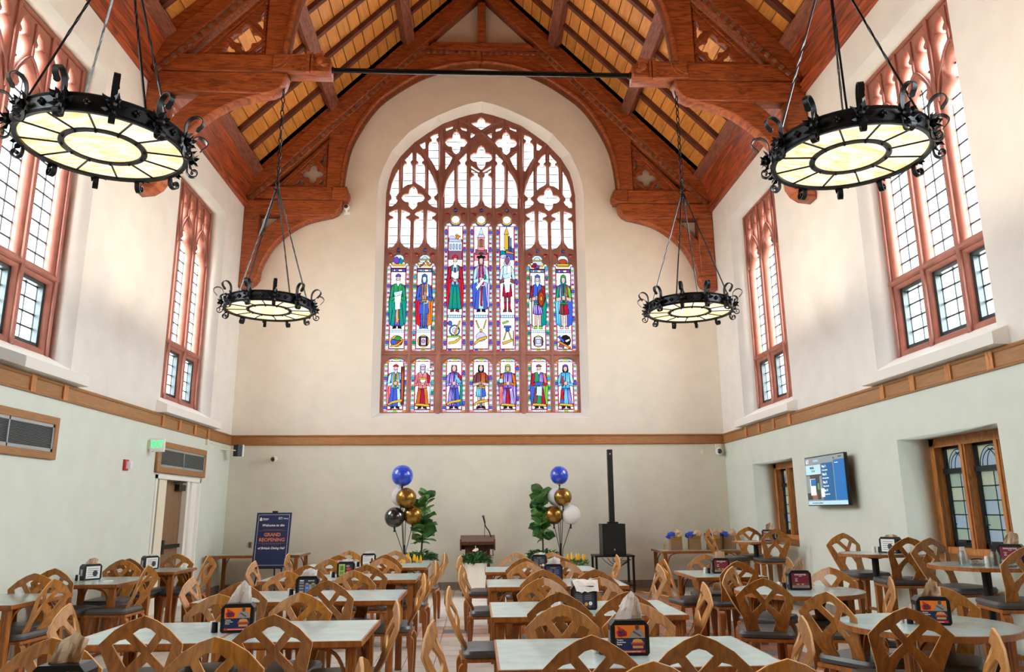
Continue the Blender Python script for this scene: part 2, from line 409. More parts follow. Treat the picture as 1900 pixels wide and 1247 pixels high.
# --- baseboards of tile
def skirt(name, n, fn, L):
    base = empty(name, kind='structure'); k = int(L/.305)
    b = MB(); b.box(0, .298, 0, .016, 0, .15); me = b.mesh('tile', M['skirt'])
    for i in range(k): loc, rz = fn(i*.305); put('tile', me, base, loc, (0, 0, rz))
skirt('baseboard_back', 0, lambda s: ((XL+.02+s, YB-.017, 0), 0), XR-XL-.05)
skirt('baseboard_left', 0, lambda s: ((XL+.001, YB-.1-s if s < 1.3 else 12.15-(s-1.3), 0), -pi/2), 9.0)
skirt('baseboard_right', 0, lambda s: ((XR-.001, 5.0+s, 0), pi/2), 10.6)
# --- oak trim band
def band(name, axis, X, y0, y1, stiles, m):
    mb = MB(); s = -1 if X > 0 else 1
    prof = [(0, ZT0), (.030, ZT0+.004), (.034, ZT0+.02), (.02, ZT0+.03), (.02, ZT1-.04), (.034, ZT1-.03), (.04, ZT1-.012), (.04, ZT1), (0, ZT1)]
    if axis == 'y': mb.prism(prof, y0, y1, lambda a, b, d: (X+s*a, d, b))
    else: mb.prism(prof, y0, y1, lambda a, b, d: (d, X-a, b))
    o = mb.build(name, m, kind='structure')
    for y in stiles:
        b = MB(); b.box(min(X, X+s*.042), max(X, X+s*.042), y-.05, y+.05, ZT0+.012, ZT1-.002); b.build('stile', M['oak_win'], o)
stl = [y+d for y in WIN_Y[:3] for d in (-1.03, -.34, .36, 1.04)]
band('trim_1', 'y', XL, YF, YB, stl, M['oak'])
band('trim_2', 'y', XR, YF, YB, stl, M['oak'])
band('trim_3', 'x', YB, XL, XR, [], M['oak_x'])
# --- ceiling: boards, purlins, common rafters, cornices
ceil = empty('ceiling', kind='structure')
NB = 27; SLW = 5.2/NB
for sd in (-1, 1):
    for i in range(NB):
        u0, u1 = i*SLW, (i+1)*SLW-.016
        b = MB(); b.prism([(u0, roofz(u0, .83)), (u1, roofz(u1, .83)), (u1, roofz(u1, .86)), (u0, roofz(u0, .86))], YF, YB+.3, lambda a, z, d: (C0+sd*a, d, z))
        b.build('plank', M['board'], ceil)
    b = MB(); b.prism([(-.02, roofz(0, .9)), (5.4, roofz(5.4, .9)), (5.4, roofz(5.4, 1.0)), (-.02, roofz(0, 1.0))], YF, YB+.4, lambda a, z, d: (C0+sd*a, d, z)); b.build('roof_deck', M['rafter'], ceil)
    for u in (4.77, 3.215, 1.60):
        b = MB(); dz = .5
        b.prism([(u-.085, roofz(u-.085, dz)), (u+.085, roofz(u+.085, dz)), (u+.27, roofz(u+.085, dz)+.21), (u+.10, roofz(u-.085, dz)+.21)], YF, YB, lambda a, z, d: (C0+sd*a, d, z)); b.build('purlin', M['purlin'], ceil)
    y = 15.5
    while y > 1.0:
        b = MB(); b.prism([(.02, roofz(.02, .70)), (5.0, roofz(5.0, .70)), (5.0, roofz(5.0, .83)), (.02, roofz(.02, .83))], y-.05, y+.05, lambda a, z, d: (C0+sd*a, d, z)); b.build('common_rafter', M['rafter'], ceil)
        y -= .762
    # cornice board from the wall head up to the lowest purlin, moulded at foot and head
    b = MB(); prof = [(5.06, 7.86), (4.99, 7.87), (4.975, 7.91), (5.0, 7.95), (4.96, 7.99), (5.05, 8.03), (4.865, 8.52), (4.83, 8.55), (4.85, 8.60), (4.80, 8.66), (4.9, 8.72), (5.06, 8.72)]
    b.prism(prof, YF, YB, lambda a, z, d: (C0+sd*a, d, z)); b.build('cornice', M['cornice'], ceil)

# ================================================================== the great window
def mirror(h): return [(-u, z) for u, z in h][::-1]
HL = {'A1': [(-1.854, 9.065), (-1.923, 8.902), (-1.997, 8.682), (-2.035, 8.449), (-1.997, 8.369), (-1.995, 8.311), (-2.043, 8.261), (-2.044, 8.142), (-1.982, 8.138), (-1.904, 8.205), (-1.86, 8.278), (-1.902, 8.318), (-1.906, 8.364), (-1.848, 8.451)],
'A2': [(-1.755, 9.095), (-1.726, 9.155), (-1.68, 9.17), (-1.681, 9.214), (-1.728, 9.249), (-1.562, 9.468), (-1.557, 9.261), (-1.597, 9.216), (-1.596, 9.171), (-1.557, 9.127), (-1.553, 8.673), (-1.647, 8.657), (-1.726, 8.604), (-1.755, 8.569)],
'A3': [(-1.472, 9.129), (-1.449, 9.164), (-1.417, 9.174), (-1.418, 9.218), (-1.462, 9.247), (-1.466, 9.461), (-1.377, 9.382), (-1.307, 9.279), (-1.299, 9.249), (-1.342, 9.219), (-1.341, 9.175), (-1.297, 9.146), (-1.274, 9.102), (-1.264, 8.56), (-1.322, 8.618), (-1.431, 8.683), (-1.467, 8.718)],
'A4': [(-1.186, 9.059), (-1.096, 8.869), (-1.026, 8.665), (-.982, 8.462), (-1.008, 8.418), (-1.056, 8.38), (-1.056, 8.33), (-.993, 8.273), (-.985, 8.115), (-1.071, 8.137), (-1.153, 8.199), (-1.186, 8.262), (-1.115, 8.338), (-1.116, 8.373), (-1.176, 8.43)],
'A6': [(-.984, 9.927), (-.982, 9.821), (-1.029, 9.785), (-1.028, 9.746), (-.981, 9.686), (-.971, 9.032), (-.995, 9.011), (-1.046, 9.105), (-1.116, 9.237), (-1.186, 9.34), (-1.191, 9.638), (-1.17, 9.692), (-1.118, 9.729), (-1.119, 9.765), (-1.161, 9.813), (-1.14, 9.85), (-1.072, 9.89)],
'A7': [(-1.274, 9.727), (-1.271, 9.547), (-1.312, 9.532), (-1.41, 9.635)],
'f': [(-.615, 9.052), (-.602, 8.292), (-.642, 8.176), (-.708, 8.118), (-.81, 8.102), (-.815, 8.522), (-.783, 8.726), (-.703, 8.903)],
'g': [(-.52, 9.112), (-.496, 9.16), (-.46, 9.172), (-.461, 9.217), (-.502, 9.261), (-.334, 9.466), (-.333, 9.263), (-.371, 9.218), (-.37, 9.174), (-.332, 9.13), (-.326, 8.108), (-.426, 8.15), (-.499, 8.25), (-.516, 8.351)],
'h': [(-.235, 8.836), (-.194, 8.881), (-.153, 8.896), (-.153, 8.931), (-.214, 8.969), (-.228, 9.152), (-.031, 9.0), (-.042, 8.971), (-.085, 8.932), (-.085, 8.897), (-.041, 8.839), (-.04, 8.299), (-.089, 8.182), (-.17, 8.138), (-.231, 8.109)],
'i': [(-.811, 9.49), (-.655, 9.333), (-.72, 9.169), (-.805, 9.035)],
'j': [(-.237, 9.969), (-.107, 9.902), (-.236, 9.82)],
'k': [(-.807, 10.051), (-.634, 10.125), (-.66, 10.053), (-.806, 9.989)],
'l': [(-.509, 10.116), (-.337, 10.053), (-.331, 9.988), (-.439, 10.021)],
'a': [(-1.861, 8.062), (-1.844, 7.408), (-1.867, 7.288), (-1.944, 7.182), (-2.045, 7.146), (-2.046, 7.781), (-2.008, 7.831), (-1.946, 7.846), (-1.947, 7.893), (-2.011, 7.917), (-2.04, 7.952), (-2.033, 7.984), (-1.967, 8.025)],
'b': [(-1.77, 8.063), (-1.714, 8.035), (-1.605, 7.986), (-1.571, 7.957), (-1.604, 7.921), (-1.67, 7.899), (-1.669, 7.849), (-1.602, 7.821), (-1.567, 7.779), (-1.566, 7.136), (-1.68, 7.192), (-1.762, 7.289), (-1.775, 7.416)],
'c': [(-1.292, 8.061), (-1.28, 7.392), (-1.304, 7.279), (-1.375, 7.18), (-1.483, 7.144), (-1.483, 7.78), (-1.442, 7.83), (-1.375, 7.852), (-1.376, 7.895), (-1.444, 7.923), (-1.478, 7.951), (-1.445, 7.995), (-1.365, 8.024)],
'd': [(-1.192, 8.062), (-1.097, 8.013), (-.996, 7.971), (-1.035, 7.92), (-1.095, 7.891), (-1.095, 7.848), (-1.034, 7.82), (-.993, 7.763), (-.988, 7.13), (-1.097, 7.182), (-1.178, 7.28), (-1.2, 7.393)]}
holes = []
for h in HL.values(): holes += [h, mirror(h)]
for u, z, a, b in ((-1.518, 8.34, .25, .27), (1.518, 8.34, .25, .27), (-.569, 9.70, .24, .28), (.569, 9.70, .24, .28), (0, 9.34, .25, .29), (0, 10.15, .235, .175)):
    holes.append(quatrefoil(u, z, a, b))
LC = [-1.81, -1.237, -.57, .003, .578, 1.245, 1.818]
LH = .24
lowop = lambda u: [(u-LH, 3.54), (u+LH, 3.54), (u+LH, 4.56), (u+.2, 4.63), (u+.12, 4.68), (u, 4.70), (u-.12, 4.68), (u-.2, 4.63), (u-LH, 4.56)]
def upop(u, mid):
    if mid: return [(u-LH, 4.85), (u+LH, 4.85), (u+LH, 7.68), (u+.2, 7.76), (u+.12, 7.785)]+arc(u, 7.865, .11, -.5, pi+.5, 10)+[(u-.12, 7.785), (u-.2, 7.76), (u-LH, 7.68)]
    return [(u-LH, 4.85), (u+LH, 4.85), (u+LH, 6.74), (u+.2, 6.82), (u+.13, 6.845)]+arc(u, 6.92, .115, -.5, pi+.5, 10)+[(u-.13, 6.845), (u-.2, 6.82), (u-LH, 6.74)]
def lobe(u, z, ang, r=.05):
    pts = [(1.35*r, 0), (.4*r, .8*r), (-.7*r, .7*r), (-1.1*r, 0), (-.7*r, -.7*r), (.4*r, -.8*r)]
    return [(u+x*cos(ang)-y*sin(ang), z+x*sin(ang)+y*cos(ang)) for x, y in pts]
for i, u in enumerate(LC):
    mid = 2 <= i <= 4; zc = 7.87 if mid else 6.92
    holes += [lowop(u), upop(u, mid), lobe(u, zc+.195, pi/2, .045), lobe(u-.172, zc+.09, pi-.5, .045), lobe(u+.172, zc+.09, .5, .045)]
holes = [[(C0+a, b) for a, b in h] for h in holes]
outer = sym([(2.2, 3.45), (2.2, 8.43), (2.15, 8.78), (2.08, 9.06), (1.9, 9.38), (1.58, 9.75), (1.25, 10.0), (.93, 10.22), (.55, 10.37), (.3, 10.45), (0, 10.52)])
bigwin = empty('window_1', (0, 0, 0), kind='structure')
put('tracery', flat('tracery', [outer]+holes, .15, .022, M['stone_b'], lambda a, b, d: (a, YB+.31+d, b)), bigwin)
def bar(pts, r, name='moulding', parent=bigwin):
    MB().tube([(C0+u, YB+.235, z) for u, z in pts], r, 6).build(name, M['stone_b'], parent, smooth=True)
for u, z in ((-.905, 9.98), (.905, 9.98)): bar([(u, 3.45), (u, z)], .052, 'mullion')
for u, z in ((-1.524, 7.12), (1.53, 7.12), (-.283, 8.1), (.29, 8.1)): bar([(u, 3.53), (u, z)], .03, 'mullion')
bar([(-2.1, 4.775), (2.1, 4.775)], .032, 'transom')
for s in (-1, 1):
    bar(smoothpts([(s*.86, 8.35), (s*.8, 8.75), (s*.62, 9.18), (s*.3, 9.66), (0, 9.97), (s*-.28, 10.15), (s*-.52, 10.27)]), .034)
    bar(smoothpts([(s*.93, 8.4), (s*1.02, 8.8), (s*1.18, 9.2), (s*1.4, 9.58), (s*1.49, 9.66)]), .032)
    bar([(s*1.515, 8.7), (s*1.515, 9.64)], .026); bar([(s*1.82, 7.15), (s*1.82, 8.05)], .026); bar([(s*1.236, 7.15), (s*1.236, 8.05)], .026)
    for u in (1.805, 1.225): bar([(s*u, 8.45), (s*u, 9.3)], .022)
    for u in (.56, .28): bar([(s*u, 8.15), (s*u, 9.2)], .022)
    bar([(s*.56, 10.0), (s*.53, 10.28)], .028); bar([(s*.82, 9.5), (s*.57, 9.38)], .022); bar([(s*.25, 9.06), (0, 8.9)], .022); bar([(s*.26, 9.3), (s*.28, 10.3)], .022)
bar([(0, 8.15), (0, 8.95)], .022)
# clear quarries above the pictures, each pane with its lead
pm = {}
def panebox(wd, ht):
    k = (round(wd, 3), round(ht, 3))
    if k not in pm: b = MB(); b.box(-wd/2, wd/2, -.002, .002, -ht/2, ht/2); pm[k] = b.mesh('pane', M['clear'])
    return pm[k]
lead = MB(); PY = YB+.36
def archtop(u):
    pts = REV_I[1:]
    for (u0, z0), (u1, z1) in zip(pts, pts[1:]):
        if u1 <= abs(u) <= u0: return z0+(z1-z0)*(u0-abs(u))/max(u0-u1, 1e-6)
    return 8.3
for i in range(14):
    u0 = -2.1+i*.3; u1 = u0+.3; uc = (u0+u1)/2; zb = 7.1 if abs(uc) > .88 else 8.07; z = zb
    zt = max(archtop(u0+.001), archtop(u1-.001), archtop(uc))+.08
    while z < zt:
        put('pane', panebox(.292, .18), bigwin, (C0+uc, PY, z+.094))
        lead.box(C0+u0, C0+u1, PY-.006, PY+.006, z-.008, z+.008); z += .188
    lead.box(C0+u0-.005, C0+u0+.005, PY-.006, PY+.006, zb, zt)
lead.build('lead_lines', M['lead'], bigwin, kind='stuff')

# ------------------------------------------------------------------ stained glass
SG = {k: glass('stained_'+k, tuple(v*GK*f*1.2 for v in lin(c)), .03) for k, (c, f) in dict(
    red=((226, 40, 56), 1), crim=((160, 24, 60), 1), blue=((70, 100, 222), 1), lblue=((170, 206, 250), 1.3), pale=((205, 225, 250), 1.2), teal=((0, 146, 156), 1), green=((58, 166, 76), 1),
    lime=((150, 215, 70), 1), orange=((240, 140, 50), 1), gold=((235, 185, 70), 1), purple=((116, 76, 190), 1), lav=((196, 188, 246), 1.3), brown=((120, 56, 44), 1), flesh=((236, 196, 184), 1),
    pink=((242, 150, 156), 1), dark=((34, 26, 44), 1), steel=((74, 104, 190), 1), white=((250, 250, 250), 2.2), cream=((245, 238, 214), 1.6), mauve=((150, 90, 110), 1), cyan=((60, 176, 225), 1), rust=((196, 72, 40), 1)).items()}
def ell(cx, cy, rx, ry=None, n=10): return [(cx+rx*cos(2*pi*i/n), cy+(ry or rx)*sin(2*pi*i/n)) for i in range(n)]
def rc(x0, x1, y0, y1): return [(x0, y0), (x1, y0), (x1, y1), (x0, y1)]
def stained_light(u, z0, z1, polys, side, parent):
    """polys painted in order (colour, outline) in light coordinates; exact planar cut, one object per figure piece, border joined"""
    cx = C0+u; verts = []; edges = []; faces = []; cols = []
    for col, pl in polys:
        if sum(a[0]*b[1]-b[0]*a[1] for a, b in zip(pl, list(pl[1:])+[pl[0]])) < 0: pl = pl[::-1]
        n0 = len(verts); verts += [Vector((x+random.uniform(-1, 1)*1e-5, y+random.uniform(-1, 1)*1e-5)) for x, y in pl]
        faces.append(tuple(range(n0, n0+len(pl)))); cols.append(col)
    for f in faces: edges += [(f[i], f[(i+1) % len(f)]) for i in range(len(f))]
    V, E_, F_, ov, oe, of = delaunay_2d_cdt(verts, edges, [], 0, 1e-5)
    boxes = [(min(p[0] for p in pl), max(p[0] for p in pl), min(p[1] for p in pl), max(p[1] for p in pl)) for _, pl in polys]
    def top_at(x, y):
        for k in range(len(polys)-1, -1, -1):
            bx = boxes[k]
            if x < bx[0] or x > bx[1] or y < bx[2] or y > bx[3]: continue
            pl = polys[k][1]; ins = False; j = len(pl)-1
            for i in range(len(pl)):
                xi, yi = pl[i]; xj, yj = pl[j]
                if (yi > y) != (yj > y) and x < (xj-xi)*(y-yi)/(yj-yi)+xi: ins = not ins
                j = i
            if ins: return k
        return -1
    F_ = [list(f) for f in F_]
    owner = [top_at(sum(V[i].x for i in f)/3, sum(V[i].y for i in f)/3) for f in F_]
    base = empty('stained_glass_light', (0, 0, 0), parent=parent)
    by = {}
    for f, w_ in zip(F_, owner):
        if w_ >= 0: by.setdefault(w_, []).append(f)
    border = MB(); bk = []; leadm = MB(); ed = {}; folds = {}
    for w_, fs in by.items():
        for f in fs:
            for a, b in zip(f, f[1:]+f[:1]): ed.setdefault((min(a, b), max(a, b)), set()).add(w_)
        col = cols[w_]
        if col.startswith('*'):
            col = col[1:]
            if col not in bk: bk.append(col)
            for f in fs: border.add([(cx+V[i].x, PY, V[i].y) for i in f], [(0, 1, 2)], bk.index(col))
        else:
            idx = {}; mb = MB()
            if col[0] == '~': folds.setdefault(col[1:], []).extend(fs); continue
            for f in fs:
                for i in f:
                    if i not in idx: idx[i] = len(idx)
            mb.add([(cx+V[i].x, PY, V[i].y) for i in idx], [tuple(idx[i] for i in f) for f in fs])
            me = bpy.data.meshes.new('glass_piece'); me.from_pydata(mb.v, [], mb.f); me.materials.append(SG[col.strip('~')])
            put('glass_piece', me, base)
    for (a, b), s in ed.items():
        if len(s) > 1 and not any(k >= 0 and cols[k][0] == '~' for k in s):
            p, q = V[a], V[b]; d = (q-p)
            if d.length < 1e-4: continue
            wl = .0058 if any(k >= 0 and not cols[k].startswith('*') for k in s) else .003
            nrm = Vector((-d.y, d.x)).normalized()*wl
            leadm.add([(cx+(p+nrm).x, PY-.004, (p+nrm).y), (cx+(q+nrm).x, PY-.004, (q+nrm).y), (cx+(q-nrm).x, PY-.004, (q-nrm).y), (cx+(p-nrm).x, PY-.004, (p-nrm).y)], [(0, 1, 2, 3)])
    fm_ = MB()
    for n_, (c_, fs) in enumerate(folds.items()):
        for f in fs: fm_.add([(cx+V[i].x, PY, V[i].y) for i in f], [(0, 1, 2)], n_)
    if folds: fm_.build('garment_folds', [SG[c_] for c_ in folds], base, kind='stuff')
    border.build('glass_border', [SG[k] for k in bk], base, kind='stuff')
    leadm.build('lead_lines', M['lead'], base, kind='stuff')
def border_blocks(z0, z1, pal, acc, top='square', step=.105):
    """coloured blocks round the light, small square accents between, red inner line"""
    P = []; w0, w1 = .245, .172
    P.append(('*white', rc(-w0, w0, z0, z1)))
    for s in (-1, 1):
        z = z0+.075; i = random.randint(0, 3)
        while z < z1-.06:
            P.append(('*'+pal[i % len(pal)], rc(min(s*w0, s*w1), max(s*w0, s*w1), z, z+step*.68)))
            if i % 1 == 0: P.append(('*'+acc[(i*2+(s > 0)) % len(acc)], rc(min(s*(w0-.012), s*(w1+.008)), max(s*(w0-.012), s*(w1+.008)), z+step*.66, z+step*.99)))
            z += step; i += 1
    n = 5
    for i in range(n):
        x0 = -w0+2*w0*i/n; c = pal[i % len(pal)] if i % 2 else acc[i % len(acc)]
        P.append(('*'+c, rc(x0+.006, x0+2*w0/n-.006, z0, z0+.062)))
    P.append(('*red', rc(-w1, w1, z0+.066, z1-.075))); P.append(('*white', rc(-w1+.02, w1-.02, z0+.084, z1-.092)))
    if top == 'arch':
        for i in range(5):
            a0 = pi*i/5; a1 = pi*(i+1)/5-.06; c = acc[i % len(acc)] if i % 2 == 0 else pal[i % len(pal)]
            P.append(('*'+c, [(.26*cos(a0), z1-.13+.145*sin(a0)), (.26*cos(a1), z1-.13+.145*sin(a1)), (.17*cos(a1), z1-.14+.085*sin(a1)), (.17*cos(a0), z1-.14+.085*sin(a0))]))
    return P
def lattice(z0, z1):
    P = []; z = z0
    while z < z1-.1:
        for s in (-1, 1):
            for x in (.1, .0):
                P.append(('*cream' if (x > 0) else '*white', [(s*x, z), (s*x+.05, z+.06), (s*x, z+.12), (s*x-.05, z+.06)]))
        z += .2
    return P
def figure(z0, h, S):
    """a standing figure in leaded pieces; S gives garments and colours"""
    P = []; k = h; sx_ = .185/.44
    X = lambda pts, dx=0: [(x*sx_+dx, z0+y*k) for x, y in pts]
    ALT = dict(blue='steel', steel='blue', lblue='pale', teal='green', red='crim', crim='red', rust='orange', orange='rust', purple='lav', lav='purple', brown='mauve', green='teal', cyan='lblue', lime='green', mauve='brown', pink='red', pale='lblue', white='pale')
    def add(c, pts):
        q = X(pts); P.append((c, q)); ys = [p[1] for p in q]; y0_, y1_ = min(ys), max(ys)
        if c not in ALT or (y1_-y0_)*(max(p[0] for p in q)-min(p[0] for p in q)) < .008: return
        for t in (.3, .68):
            L = []; Rr = []
            for k_ in range(5):
                y = y0_+(y1_-y0_)*(.1+.78*k_/4); xs = []
                for a, b in zip(q, q[1:]+q[:1]):
                    if (a[1] > y) != (b[1] > y): xs.append(a[0]+(b[0]-a[0])*(y-a[1])/(b[1]-a[1]))
                if len(xs) < 2: continue
                lo_, hi_ = min(xs), max(xs); w_ = (hi_-lo_)*.085*(1-abs(k_-2)*.35)+.0008
                xx = lo_+(hi_-lo_)*(t+.06*sin(k_*2.1)); L.append((xx-w_, y)); Rr.append((xx+w_, y))
            if len(L) > 2: P.append(('~'+ALT[c], L+Rr[::-1]))
    t = S.get('type', 'robe')
    if S.get('cloak'):
        add(S['cloak'], [(-.34, .80), (-.46, .5), (-.42, .1), (-.16, .04), (-.1, .5), (-.1, .8)]); add(S.get('cloak2', S['cloak']), [(.34, .80), (.46, .5), (.42, .1), (.16, .04), (.1, .5), (.1, .8)])
    if t == 'robe':
        add(S['robe'], [(-.22, .46), (-.34, .06), (-.12, .03), (-.04, .46)]); add(S.get('robe2', S['robe']), [(.22, .46), (.34, .06), (.12, .03), (.04, .46)])
        add(S.get('robe3', S['robe']), [(-.07, .46), (-.14, .05), (.14, .05), (.07, .46)])
        if S.get('stripe'): add(S['stripe'], [(-.03, .6), (-.05, .12), (.07, .1), (.04, .6)])
    else:
        add(S['legs'], [(-.17, .30), (-.16, .06), (-.05, .06), (-.03, .30)]); add(S['legs'], [(.17, .30), (.16, .06), (.05, .06), (.03, .30)])
        if S.get('boots'): add(S['boots'], [(-.17, .18), (-.15, .04), (-.04, .04), (-.04, .18)]); add(S['boots'], [(.17, .18), (.15, .04), (.04, .04), (.04, .18)])
        add(S['robe'], [(-.2, .5), (-.26, .28), (0, .26), (0, .5)]); add(S.get('robe2', S['robe']), [(.2, .5), (.26, .28), (0, .26), (0, .5)])
    add(S.get('shoe', 'dark'), [(-.24, .0), (-.2, .05), (-.05, .06), (-.03, .01)]); add(S.get('shoe', 'dark'), [(.24, .0), (.2, .05), (.05, .06), (.03, .01)])
    tc = S.get('torso', S['robe'])
    add(tc, [(-.2, .82), (-.24, .66), (-.2, .46), (0, .45), (0, .82)]); add(S.get('torso2', tc), [(.2, .82), (.24, .66), (.2, .46), (0, .45), (0, .82)])
    if S.get('belt'): add(S['belt'], rc(-.21, .21, .455, .49))
    sl = S.get('sleeve', tc)
    add(sl, [(-.2, .82), (-.36, .74), (-.42, .56), (-.3, .52), (-.22, .68)]); add(S.get('sleeve2', sl), [(.2, .82), (.36, .74), (.42, .56), (.3, .52), (.22, .68)])
    fa = S.get('fore', sl)
    add(fa, [(-.42, .57), (-.38, .5), (-.08, .54), (-.06, .6), (-.28, .58)]); add(fa, [(.42, .57), (.38, .5), (.08, .54), (.06, .6), (.28, .58)])
    if S.get('sash'): add(S['sash'], [(-.12, .82), (-.14, .48), (-.05, .48), (-.04, .82)]); add(S['sash'], [(.12, .82), (.14, .48), (.05, .48), (.04, .82)])
    add('flesh', [(-.1, .6), (-.08, .53), (.08, .53), (.1, .6), (0, .62)])
    hd = S.get('hx', 0)
    if S.get('hair'): P.append((S['hair'], X([(-.13, .985), (-.16, .86), (-.12, .82), (.12, .82), (.16, .86), (.13, .985)], hd)))
    P.append((S.get('face', 'flesh'), X(ell(0, .91, .105, .075), hd)))
    if S.get('beard'): P.append((S['beard'], X([(-.1, .89), (-.09, .83), (0, .76), (.09, .83), (.1, .89), (0, .87)], hd)))
    if S.get('hat'): P.append((S['hat'], X([(-.15, .945), (-.12, .985), (0, 1.01), (.12, .985), (.15, .945), (0, .955)], hd)))
    if S.get('brim'): P.append((S['brim'], X([(-.22, .955), (-.2, .99), (.2, .99), (.22, .955)], hd)))
    it = S.get('item')
    if it == 'sword':
        add('pale', [(-.03, .55), (-.02, .04), (0, .0), (.02, .04), (.03, .55)]); add('gold', rc(-.13, .13, .5, .525)); add('gold', rc(-.025, .025, .525, .6))
    if it == 'scroll': add(S.get('ic', 'cream'), [(-.2, .63), (-.18, .73), (.0, .69), (.2, .73), (.18, .6), (0, .57)])
    if it == 'paper': add('white', [(-.18, .62), (-.1, .34), (.12, .36), (.16, .6), (0, .64)]); add('pale', [(-.2, .66), (.24, .7), (.2, .62), (-.16, .58)])
    if it == 'roll': add('white', [(-.26, .44), (-.2, .38), (.22, .58), (.18, .64)]); add('teal', [(.1, .6), (.2, .66), (.28, .62), (.16, .56)])
    if it == 'shield':
        P.append(('brown', X(ell(.18, .56, .2, .17)))); P.append(('rust', X(ell(.18, .56, .15, .13)))); P.append(('gold', X(ell(.18, .56, .06, .05, 8))))
        add('brown', [(-.33, .98), (-.3, .98), (-.3, .02), (-.33, .02)])
    if it == 'vase': add('mauve', [(-.26, .62), (-.22, .74), (-.1, .74), (-.06, .62), (-.12, .5), (-.2, .5)]); add('red', rc(-.26, -.1, .2, .42))
    if it == 'bowl': add('cream', [(-.14, .66), (.16, .66), (.1, .58), (-.08, .58)]); add('gold', rc(-.16, .18, .66, .70))
    if it == 'column': add('pink', rc(-.44, -.26, .08, .5)); add('mauve', rc(-.48, -.22, .5, .58)); add('lblue', rc(-.44, -.24, .58, .68))
    if it == 'pillar': add('pale', rc(.26, .46, .1, .86)); add('cream', rc(.24, .48, .86, .92))
    if it == 'tablet': add('pale', [(-.12, .5), (-.14, .3), (.14, .28), (.16, .5)]); add('steel', rc(-.2, .2, .52, .6))
    if it == 'doorway': add('brown', rc(.26, .44, .1, .95)); add('rust', rc(.32, .38, .2, .9))
    if it == 'easel': add('teal', rc(.3, .42, .08, .6)); add('cyan', [(.06, .8), (.3, .66), (.4, .58), (.2, .56), (.04, .7)])
    return P
def ribbon_poly(z, c='gold', flip=1):
    return [(c, [(-.15, z), (-.05, z+.035*flip+.02), (.15, z+.07*flip+.02), (.15, z+.07*flip+.075), (-.05, z+.035*flip+.072), (-.15, z+.05)])]
def caption(z, c='lblue', hgt=.055):
    P = [('*'+c, rc(-.155, .155, z, z+hgt))]
    for i in range(7): P.append(('*white', rc(-.13+i*.04, -.105+i*.04, z+.012, z+hgt-.012)))
    return P
pal1 = ['lav', 'lblue', 'blue', 'pale', 'lav', 'pale']; pal2 = ['cyan', 'pale', 'lblue', 'pale', 'teal', 'pale']; acc = ['pink', 'orange', 'lime', 'red', 'orange', 'pink', 'lime']
LOW = [dict(robe='blue', robe2='lblue', torso='cyan', sleeve='lblue', hat='red', beard='lav', item='doorway', sash='gold', cloak='pink', cloak2='pale'),
       dict(robe='rust', robe2='orange', robe3='crim', torso='pink', sleeve='pink', sleeve2='crim', hat='lav', hair='lav', beard='pale', item='bowl', extra='pillar'),
       dict(robe='purple', robe2='blue', torso='purple', sleeve='purple', sleeve2='red', hair='mauve', item='easel', stripe='blue'),
       dict(type='tunic', robe='cyan', robe2='blue', legs='flesh', torso='brown', torso2='rust', sleeve='brown', fore='flesh', hair='dark', item='sword', belt='gold'),
       dict(robe='purple', robe2='lav', robe3='crim', torso='purple', sleeve='orange', hat='lime', hair='lime', item='column', stripe='red', cloak2='purple', cloak='crim'),
       dict(robe='brown', robe2='crim', robe3='green', torso='green', torso2='purple', sleeve='red', sleeve2='pink', hat='mauve', beard='cream', item='tablet', cloak='blue', cloak2='lime'),
       dict(robe='blue', robe2='purple', torso='cyan', sleeve='cyan', sleeve2='lblue', hat='purple', hair='dark', item='vase', robe3='cyan')]
for i, u in enumerate(LC):
    P = border_blocks(3.53, 4.72, pal1 if i in (0, 2, 3, 4, 6) else pal2, acc, 'arch') + lattice(3.66, 4.55)
    P += figure(3.62, .95, LOW[i])
    if i == 1: P += figure(3.62, .95, dict(LOW[1], item='pillar'))[-2:]
    P += ribbon_poly(3.68, 'gold', 1 if i in (0, 2, 3) else -.6)
    if i not in (0, 6): P += caption(3.54, 'lblue')
    stained_light(u, 3.53, 4.72, P, 0, bigwin)
UP = {0: dict(robe='teal', robe2='teal', robe3='purple', cloak='teal', torso='green', sleeve='green', hat='purple', beard='white', item='paper', stripe='gold', shoe='dark'),
      1: dict(type='tunic', robe='blue', robe2='steel', legs='steel', boots='blue', torso='steel', torso2='lblue', sleeve='blue', fore='steel', hat='steel', hair='steel', face='pale', item='sword', sash='orange', cloak='red', cloak2='orange', shoe='steel'),
      2: dict(robe='teal', robe2='teal', torso='teal', sleeve='red', cloak='red', cloak2='red', hat='red', beard='white', item='scroll', sash='lav', shoe='brown'),
      3: dict(robe='blue', robe2='steel', robe3='lblue', torso='lav', sleeve='lblue', cloak='blue', cloak2='lav', brim='dark', hat='dark', hair='mauve', item='roll', stripe='crim', sash='red', shoe='dark'),
      4: dict(type='tunic', robe='crim', legs='brown', boots='crim', torso='pale', torso2='white', sleeve='pale', fore='mauve', face='mauve', hair='lav', item='paper', shoe='brown', belt='teal'),
      5: dict(type='tunic', robe='purple', legs='flesh', torso='blue', torso2='steel', sleeve='crim', sleeve2='red', fore='flesh', hat='steel', beard='pale', hair='lblue', item='shield', cloak='cream', cloak2='teal', shoe='lime', belt='green'),
      6: dict(type='tunic', robe='brown', robe2='crim', legs='flesh', torso='purple', torso2='rust', sleeve='green', sleeve2='lime', fore='flesh', hat='green', hair='teal', cloak='cyan', cloak2='blue', shoe='flesh', sash='teal', belt='green')}
